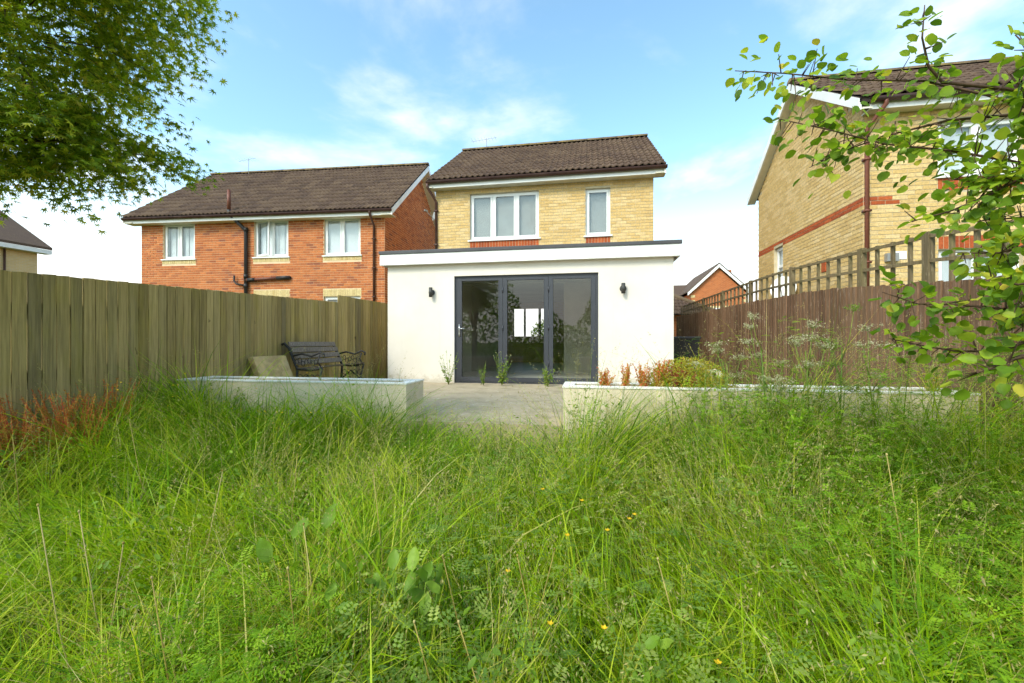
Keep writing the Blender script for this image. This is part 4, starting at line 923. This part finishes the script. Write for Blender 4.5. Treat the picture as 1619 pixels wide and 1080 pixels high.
for k_, (xa, xb, ya, yb, nn, lb) in enumerate(((-1.65, -.85, 1.35, 2.15, 260, 'tangle of broken dry straw left of the dock clump'), (-1.9, -1.2, .95, 1.4, 120, 'dry straw patch at the bottom left of the lawn'))):
    sward('dry_straw', nn, 'straw', lambda X, Y: hbase(X, Y) * .95 + .06, .0058, 1.15, lambda X, Y, n: RNG.random(n), lb, 61 + k_, xr=(xa, xb), yr=(ya, yb), cat='straw', tuft=9)
def seed_heads(n):
    X = RNG.uniform(-4.6, 3.3, n); Y = RNG.uniform(.9, 4.22, n); m = RNG.random(n) < np.where(X > -2.4, .9, .25) * np.where(Y > 2.2, 1, .25); X, Y = X[m], Y[m]; n = len(X)
    H = hbase(X, Y) * RNG.uniform(.95, 1.25, n) + .06; LEAN = RNG.uniform(.1, .5, n); PHI = RNG.uniform(0, 2 * np.pi, n)
    V, q, tr, ti = ribbons(X, Y, H, LEAN, PHI, np.full(n, .0026), RNG.uniform(.3, .9, n), segs=5); nv = 11; tips = V[:, 10]; prev = V[:, 8]
    D = tips - prev; K = 26; t = RNG.uniform(-.6, 1.0, (n, K)); S = RNG.uniform(.004, .009, (n, K)); spr = (.028 * (1 - t) + .006)[..., None]
    P = tips[:, None] + D[:, None] * (t[..., None] * .9 - .5) + RNG.normal(size=(n, K, 3)) * spr * .5; dd = D / np.linalg.norm(D, axis=1)[:, None]; dd = dd[:, None] + RNG.normal(size=(n, K, 3)) * .5; b = np.cross(dd, RNG.normal(size=(n, K, 3))); b /= np.linalg.norm(b, axis=2)[..., None]
    dd /= np.linalg.norm(dd, axis=2)[..., None]; sz = S[..., None]
    Q = np.stack([P - dd * sz, P + b * sz * .3, P + dd * sz, P - b * sz * .3], 2).reshape(-1, 3); base = n * nv; nq = n * K
    vv = np.concatenate([V.reshape(-1, 3), Q]); qq = np.concatenate([q, base + np.arange(nq * 4).reshape(-1, 4)]); tint = np.concatenate([ti, RNG.uniform(0, 1, nq).repeat(4)])
    o = obj('seeding_grass', fast_mesh('seeding_grass', vv, qq, tr, tint, 'seed')); o['kind'] = 'stuff'; o['label'] = 'pale feathery seed heads standing above the long grass'; o['category'] = 'grass'
seed_heads(3000)

def pinnate(name, n, region, hf, mat, label, L=.085, pairs=6, lw=.0034, ll=.0125):
    P = []; 
    X = RNG.uniform(region[0], region[1], n); Y = RNG.uniform(region[2], region[3], n); Z = ground_z(X, Y) + hf(X, Y) * RNG.uniform(.25, 1.0, n) ** .6
    ph = RNG.uniform(0, 2 * np.pi, n); el = RNG.uniform(-.2, .7, n); d = np.stack([np.cos(ph) * np.cos(el), np.sin(ph) * np.cos(el), np.sin(el)], 1); s = np.stack([-np.sin(ph), np.cos(ph), np.zeros(n)], 1); s += RNG.normal(size=(n, 3)) * .2
    V = []; sc = RNG.uniform(.6, 1.2, n)[:, None]
    for k in range(pairs):
        q = (k + .7) / pairs
        for sg in (-1, 1):
            b = np.stack([X, Y, Z], 1) + d * L * q * sc + np.array([0, 0, -.025]) * q * q; e = s * sg * ll * (1.2 - .5 * abs(q - .4)) * sc + d * .004
            V.append(np.stack([b, b + e * .5 + d * lw, b + e, b + e * .5 - d * lw], 1))
    V = np.stack(V, 1).reshape(-1, 3); m = len(V) // 4
    o = obj(name, fast_mesh(name, V, np.arange(m * 4).reshape(-1, 4), None, np.repeat(RNG.random(m // (2 * pairs)), 8 * pairs), mat)); o['kind'] = 'stuff'; o['label'] = label; o['category'] = 'plants'
pinnate('vetch', 10500, (.75, 3.34, .7, 4.2), lambda X, Y: hbase(X, Y) * 1.02 + .10, 'vetch', 'dense feathery vetch covering the right side of the lawn')
pinnate('vetch', 700, (-1.7, -.9, .95, 1.6), lambda X, Y: hbase(X, Y) * .95, 'vetch', 'small patch of vetch at the bottom left of the lawn')
pinnate('wild_herbs', 2300, (-.9, .9, .8, 3.4), lambda X, Y: hbase(X, Y) * .9, 'weed', 'low leafy herbs in the middle of the lawn', L=.07, pairs=4, lw=.006, ll=.018)

# small flowers too many to count near the left planter
def flowers(n):
    X = RNG.uniform(-4.5, -2.2, n); Y = RNG.uniform(3.0, 4.1, n); Z = ground_z(X, Y) + hbase(X, Y) * RNG.uniform(.8, 1.1, n); V = []
    for x, y, z in zip(X, Y, Z):
        c = np.array([x, y, z]); a = RNG.normal(size=3); a[2] = abs(a[2]) + 1; a /= np.linalg.norm(a); b = np.cross(a, [1, 0, .3]); b /= np.linalg.norm(b); e = np.cross(a, b); r = RNG.uniform(.005, .009)
        V += [c - b * r, c - e * r, c + b * r, c + e * r]
    o = obj('small_yellow_flowers', fast_mesh('small_yellow_flowers', V, np.arange(4 * n).reshape(-1, 4), None, np.repeat(RNG.random(n), 4), 'buttercup')); o['kind'] = 'stuff'; o['label'] = 'tiny yellow flowers scattered near the left planter'; o['category'] = 'flowers'
flowers(150)

# buttercups that can be told apart
def gz(x, y): return float(ground_z(x, y))
for px, py, d in ((870, 988, 1.45), (955, 995, 1.42), (1135, 1050, 1.35), (995, 822, 1.95), (960, 840, 1.9), (897, 848, 1.85), (803, 905, 1.65), (1003, 815, 2.0), (858, 775, 2.2), (920, 793, 2.1)):
    p = at(px, py, d); t = thing('buttercup', 'yellow buttercup standing in the long grass', 'flower', (p.x, p.y, gz(p.x, p.y)), 0, 'buttercups in the lawn'); h = p.z - gz(p.x, p.y)
    MB().tube([(.02, .01, 0), (.01, 0, h * .5), (0, 0, h)], [.0016, .0013, .001], 5).build('stem', 'weed', t)
    mb = MB()
    for k in range(5):
        a = 2 * math.pi * k / 5; c, s = math.cos(a), math.sin(a); mb.add([(0, 0, h), (c * .007 - s * .005, s * .007 + c * .005, h + .006), (c * .013, s * .013, h + .009), (c * .007 + s * .005, s * .007 - c * .005, h + .006)], [(0, 1, 2, 3)])
    mb.build('petals', 'buttercup', t)
# dry flower stalks
for px, py, d, h in ((125, 810, 1.75, .5), (60, 800, 1.6, .45), (352, 745, 2.3, .5), (470, 720, 2.6, .35), (195, 860, 1.6, .4), (725, 985, 1.35, .4), (655, 985, 1.4, .38), (877, 870, 1.7, .5), (818, 880, 1.65, .35), (1040, 885, 1.6, .45), (1402, 720, 1.9, .4), (480, 830, 1.8, .35), (700, 880, 1.7, .3), (20, 690, 2.6, .3), (205, 665, 3.0, .3), (455, 900, 1.5, .45), (240, 915, 1.45, .45), (590, 745, 2.2, .4)):
    p = at(px, py, d); g0 = gz(p.x, p.y); h = max(p.z - g0, .2); lx = random.uniform(.08, .26) * random.choice((-1, 1, -1)); o = MB()
    o.tube([(-lx, random.uniform(-.05, .05), -.02), (-lx * .4, 0, h * .5), (0, 0, h)], [.0027, .0025, .0019], 6).ellip((0, 0, h + .004), (.0045, .0045, .006), 8, 6)
    tag(o.build('dry_stalk', 'straw', None, True), 'dry yellow flower stalk sticking up out of the grass', 'stalk', 'dry stalks in the lawn').location = (p.x, p.y, g0)
# docks: broad leaves
def dock(px, py, d, n, label, ln=(.06, .10)):
    p = at(px, py, d); t = thing('dock_plant', label, 'plant', (p.x, p.y, gz(p.x, p.y))); hz0 = max(p.z - t.location.z - .14, .06)
    for k in range(n):
        a = random.uniform(0, 2 * math.pi); L = random.uniform(*ln); el = random.uniform(.35, 1.2); dr = Vector((math.cos(a) * math.cos(el), math.sin(a) * math.cos(el), math.sin(el))); b0 = Vector((random.gauss(0, .07), random.gauss(0, .07), hz0 + random.uniform(-.14, .05)))
        v, f = leaf_verts('oval'); m = frame_from(dr, (Vector((0, -.5, 1)) + rv(.25))); mb = MB(); mb.tube([(0, 0, .02), b0 * .6 + Vector((0, 0, -.02)), b0 + dr * .01], [.0035, .003, .002], 5); mb.add([b0 + m @ Vector((q[0] * L * .62, q[1] * L, q[2] * L + .04 * L * math.sin(q[1] * 9))) for q in v], f); mb.build('leaf', 'dock', t, True)
    MB().tube([(0, 0, 0), (0, 0, hz0)], [.004, .003], 6).build('stem', 'dock', t)
dock(650, 850, 1.75, 22, 'clump of broad dock leaves in the middle of the lawn')
dock(560, 850, 1.75, 5, 'single broad dock leaf rosette left of the larger clump', (.05, .08))
dock(1070, 960, 1.45, 4, 'low dock leaves at the bottom of the lawn', (.05, .08))
dock(470, 800, 1.95, 4, 'small dock near the dry straw on the left', (.09, .14))

# tall umbellifers by the right planter
def umbellifer(x, y, h, label, heads=5, mat='umbel'):
    g0 = gz(x, y); t = thing('cow_parsley', label, 'plant', (x, y, g0), 0, None); lean = rv(.05); st = MB(); um = MB(); lf = MB()
    st.tube([(0, 0, 0), (lean.x * .5, lean.y * .5, h * .5), (lean.x, lean.y, h * .82)], [.008, .006, .004], 7)
    for k in range(heads):
        z = h * random.uniform(.4, .8); a = random.uniform(0, 2 * math.pi); b0 = Vector((lean.x, lean.y, 0)) * (z / h) + Vector((0, 0, z)); tp = b0 + Vector((math.cos(a) * .11, math.sin(a) * .11, h * random.uniform(.12, .26)))
        st.tube([b0, (b0 + tp) / 2 + Vector((math.cos(a) * .02, math.sin(a) * .02, -.01)), tp], [.004, .003, .002], 5)
        um = MB()
        for j in range(14):
            e = tp + Vector((random.gauss(0, .035), random.gauss(0, .035), random.uniform(.015, .05))); st.tube([tp, e], [.0012, .0008], 3, False)
            for q in range(11):
                c = e + rv(.010); r = random.uniform(.003, .0062); n1 = rv().normalized(); n2 = n1.cross(rv()).normalized(); um.add([c - n1 * r, c - n2 * r, c + n1 * r, c + n2 * r], [(0, 1, 2, 3)])
        um.build('umbel', mat, t)
    for k in range(16):
        z = h * random.uniform(.08, .62); a = random.uniform(0, 2 * math.pi); b0 = Vector((lean.x, lean.y, 0)) * (z / h) + Vector((0, 0, z)); dr = Vector((math.cos(a), math.sin(a), .35)).normalized(); sd = dr.cross(Vector((0, 0, 1))).normalized()
        for i in range(7):
            q = .03 + .022 * i
            for sg in (-1, 1):
                c = b0 + dr * q + Vector((0, 0, -.1 * q)); e = sd * sg * (.042 - .004 * i) + dr * .015; lf.add([c, c + e * .5 + dr * .008, c + e, c + e * .5 - dr * .008], [(0, 1, 2, 3)])
    st.build('stem', 'weed', t, True); lf.build('leaf', 'weed', t); return t
umbellifer(1.42, 3.72, 1.5, 'tallest pale cow parsley in front of the right planter, branching widely', 7)
umbellifer(1.18, 3.9, 1.3, 'cow parsley beside the stone ornament', 4)
umbellifer(1.68, 3.62, 1.48, 'cow parsley with dense whitish seed heads against the brown fence', 7)
umbellifer(1.92, 3.75, 1.5, 'green umbellifer rightmost of the tall weeds by the planter', 6, 'weed')
umbellifer(.98, 4.0, 1.22, 'slender cow parsley in front of the yellow mound', 3)

umbellifer(2.25, 3.8, 1.35, 'thin cow parsley right of the tall green umbellifer', 4)
umbellifer(1.55, 3.95, 1.2, 'shorter cow parsley close to the planter wall, between the two tallest', 5)
def leafy(n):
    X = RNG.uniform(-4.6, 3.3, n); Y = RNG.uniform(.7, 4.15, n); m = RNG.random(n) < np.clip(vnoise(X + 31, Y + 17, 1.7, 77) * 2.2 - .7, .04, 1); X, Y = X[m], Y[m]; n = len(X)
    Z = ground_z(X, Y) + hbase(X, Y) * RNG.uniform(.35, .82, n); P = np.stack([X, Y, Z], 1); ph = RNG.uniform(0, 2 * np.pi, n); el = RNG.uniform(-.3, .9, n)
    D = np.stack([np.cos(ph) * np.cos(el), np.sin(ph) * np.cos(el), np.sin(el)], 1); B = np.cross(D, np.array([0, 0, 1.0]) + RNG.normal(size=(n, 3)) * .35); B /= np.linalg.norm(B, axis=1)[:, None]; N = np.cross(B, D); s_ = RNG.uniform(.018, .048, n)[:, None]
    V = np.stack([P, P + D * s_ * .35 + B * s_ * .24 + N * s_ * .08, P + D * s_ * .75 + B * s_ * .17 + N * s_ * .04, P + D * s_, P + D * s_ * .75 - B * s_ * .17 + N * s_ * .04, P + D * s_ * .35 - B * s_ * .24 + N * s_ * .08, P + D * s_ * .5 - N * s_ * .03], 1)
    off = (np.arange(n) * 7)[:, None]; q = np.concatenate([off + np.array([[0, 1, 2, 6]]), off + np.array([[6, 2, 3, 4]]), off + np.array([[0, 6, 4, 5]])])
    o = obj('broad_leaved_weeds', fast_mesh('broad_leaved_weeds', V.reshape(-1, 3), q, None, np.repeat(RNG.random(n), 7), 'dock')); o['kind'] = 'stuff'; o['label'] = 'broad leaved weeds growing in patches through the long grass'; o['category'] = 'weeds'
leafy(16000)
def weed(x, y, z0, h, label, n=26, mat='weed', spread=.06, stems=3, cat='weed', leaf=.03, flower=None, group=None, name='weed'):
    t = thing(name, label, cat, (x, y, z0), 0, group); st = MB(); lf = MB(); fl = MB()
    for s in range(stems):
        a = random.uniform(0, 2 * math.pi); tip = Vector((math.cos(a) * spread * random.uniform(.3, 1.2), math.sin(a) * spread * random.uniform(.3, 1.2), h * random.uniform(.65, 1))); st.tube([(0, 0, 0), tip * .5 + Vector((0, 0, .02)), tip], [.004, .003, .0015], 5)
        for k in range(n):
            q = random.uniform(.08, 1); b0 = tip * q; dr = (rv().normalized() + Vector((0, 0, .5))).normalized(); sd = dr.cross(rv()).normalized(); r = leaf * random.uniform(.5, 1.1) * (1.15 - .6 * q)
            lf.add([b0, b0 + dr * r * .5 + sd * r * .2, b0 + dr * r, b0 + dr * r * .5 - sd * r * .2], [(0, 1, 2, 3)])
        if flower:
            for k in range(5):
                c = tip + rv(.014); n1 = rv().normalized(); n2 = n1.cross(rv()).normalized(); r = .008; fl.add([c - n1 * r, c - n2 * r, c + n1 * r, c + n2 * r], [(0, 1, 2, 3)])
    st.build('stem', mat if mat != 'yellow_plant' else 'weed', t, True); lf.build('foliage', mat, t)
    if fl.v: fl.build('flower', flower, t)
    return t
weed(-1.6, 7.9, 0, .66, 'tall weed with pale flower heads in front of the left door mullion', 22, flower='umbel', stems=10, leaf=.08, spread=.2)
weed(-.74, 7.92, 0, .4, 'short bushy weed at the foot of the right door mullion', 26, stems=9, leaf=.075, spread=.15)
weed(-1.95, 7.9, 0, .45, 'thin pale weed in front of the left folding door', 14, stems=7, leaf=.06, spread=.2)
weed(-2.66, 7.95, 0, .68, 'leafy weed at the left jamb of the folding doors', 18, stems=9, leaf=.065, spread=.22)
weed(-2.1, 4.45, -.38, .95, 'tall bare weed at the right end of the left planter', 12, stems=4, spread=.16, leaf=.05)
weed(-1.55, 4.1, -.42, .62, 'wispy green weed in front of the patio', 18, stems=4, spread=.14, leaf=.05)
weed(-3.05, 4.5, .28, .28, 'yellowish weed stem growing in the left planter', 10, 'yellow_plant', stems=2, leaf=.03)
weed(-2.82, 4.5, .28, .24, 'shorter of the two yellowish stems in the left planter', 8, 'yellow_plant', stems=1, leaf=.025)
for x_, y_, h_, lab in ((1.3, 4.05, 1.12, 'bushy green weed in front of the stone ornament'), (1.75, 4.0, 1.15, 'bushy weed behind the cow parsley, against the planter wall'), (2.15, 3.95, 1.05, 'bushy weed in front of the right planter, below the trellis'), (2.65, 4.0, 1.0, 'bushy weed near the right end of the right planter'), (-3.9, 4.05, .75, 'bushy weed at the left end of the left planter')):
    weed(x_, y_, gz(x_, y_), h_, lab, 42, 'weed', .28, 13, 'weed', .07)
for x_, y_, h_, lab in ((1.35, 3.45, .95, 'dense leafy weed in the lawn below the tall cow parsley'), (2.0, 3.35, .92, 'dense leafy weed left of the overhanging branch, in front of the right planter'), (2.7, 3.3, .85, 'dense leafy weed at the foot of the brown fence')):
    weed(x_, y_, gz(x_, y_), h_, lab, 60, 'vetch', .34, 16, 'weed', .07)
rp = [(.18, .20, 'red_plant', 'small orange sprig at the left end of the right planter'), (.38, .24, 'red_plant', 'orange red plant second from the left in the right planter'), (.56, .3, 'red_plant', 'orange red bushy plant in front of the white wall'), (.70, .3, 'red_plant', 'rust coloured plant beside the crimson one'),
      (.84, .26, 'crimson', 'crimson leaved plant left of the yellow mound'), (1.0, .22, 'crimson', 'low crimson plant at the edge of the planter, under the yellow mound')]
for x, h, m, lab in rp: weed(x - .02, 4.44, .285, h + .08, lab, 50, m, .10, 14, 'plant', .05, name='red_leaved_plant')
def mound():
    t = thing('yellow_mound', 'yellow green cushion of stonecrop in the right planter', 'plant', (.98, 4.52, .28)); 
    def pt():
        u = rv().normalized(); u.z = abs(u.z); q = random.random() ** .35; return (.98 + u.x * .46 * q, 4.52 + u.y * .24 * q, .26 + u.z * .42 * q)
    obj('foliage', leaf_mass(12000, pt, .013, 'yellow_plant', (.98, 4.52, .28)), t)
    s = MB()
    for k in range(40):
        a = Vector(pt()) - t.location; e = a + Vector((random.gauss(0, .08) - .05, random.gauss(0, .04), random.uniform(.06, .2))); s.tube([a * .4, a, e], [.0025, .002, .001], 4, False)
        for j in range(6): c = a.lerp(e, random.random()); n1 = rv().normalized() * .008; n2 = rv().normalized() * .005; s.add([c - n1, c - n2, c + n1, c + n2], [(0, 1, 2, 3)])
    s.build('flower_stems', 'yellow_plant', t)
mound()
weed(3.0, 4.42, .28, .48, 'bright yellow green plant at the right end of the right planter', 60, 'yellow_plant', .16, 8, 'plant', .04, name='yellow_plant')
weed(1.75, 4.9, 0, .3, 'green weeds along the patio behind the right planter', 60, 'weed', .4, 14, 'plant', .05)
def redpatch():
    pts = [(-4.55, 2.45), (-4.45, 2.75), (-4.5, 3.05), (-4.4, 3.3), (-4.35, 2.6), (-4.2, 2.9)]
    labs = ['reddest low plant at the left edge in front of the fence', 'orange red plant second from the left edge by the fence', 'rusty plant at the foot of the green fence', 'orange tinged plant farthest along the green fence', 'low orange plant in the grass at the left edge', 'yellowish orange plant in the grass near the fence']
    for (x, y), lab in zip(pts, labs):
        g0 = gz(x, y); weed(x, y, g0, .80, lab, 130, 'red_plant', .30, 34, 'plant', .034, name='red_leaved_plant')
redpatch()
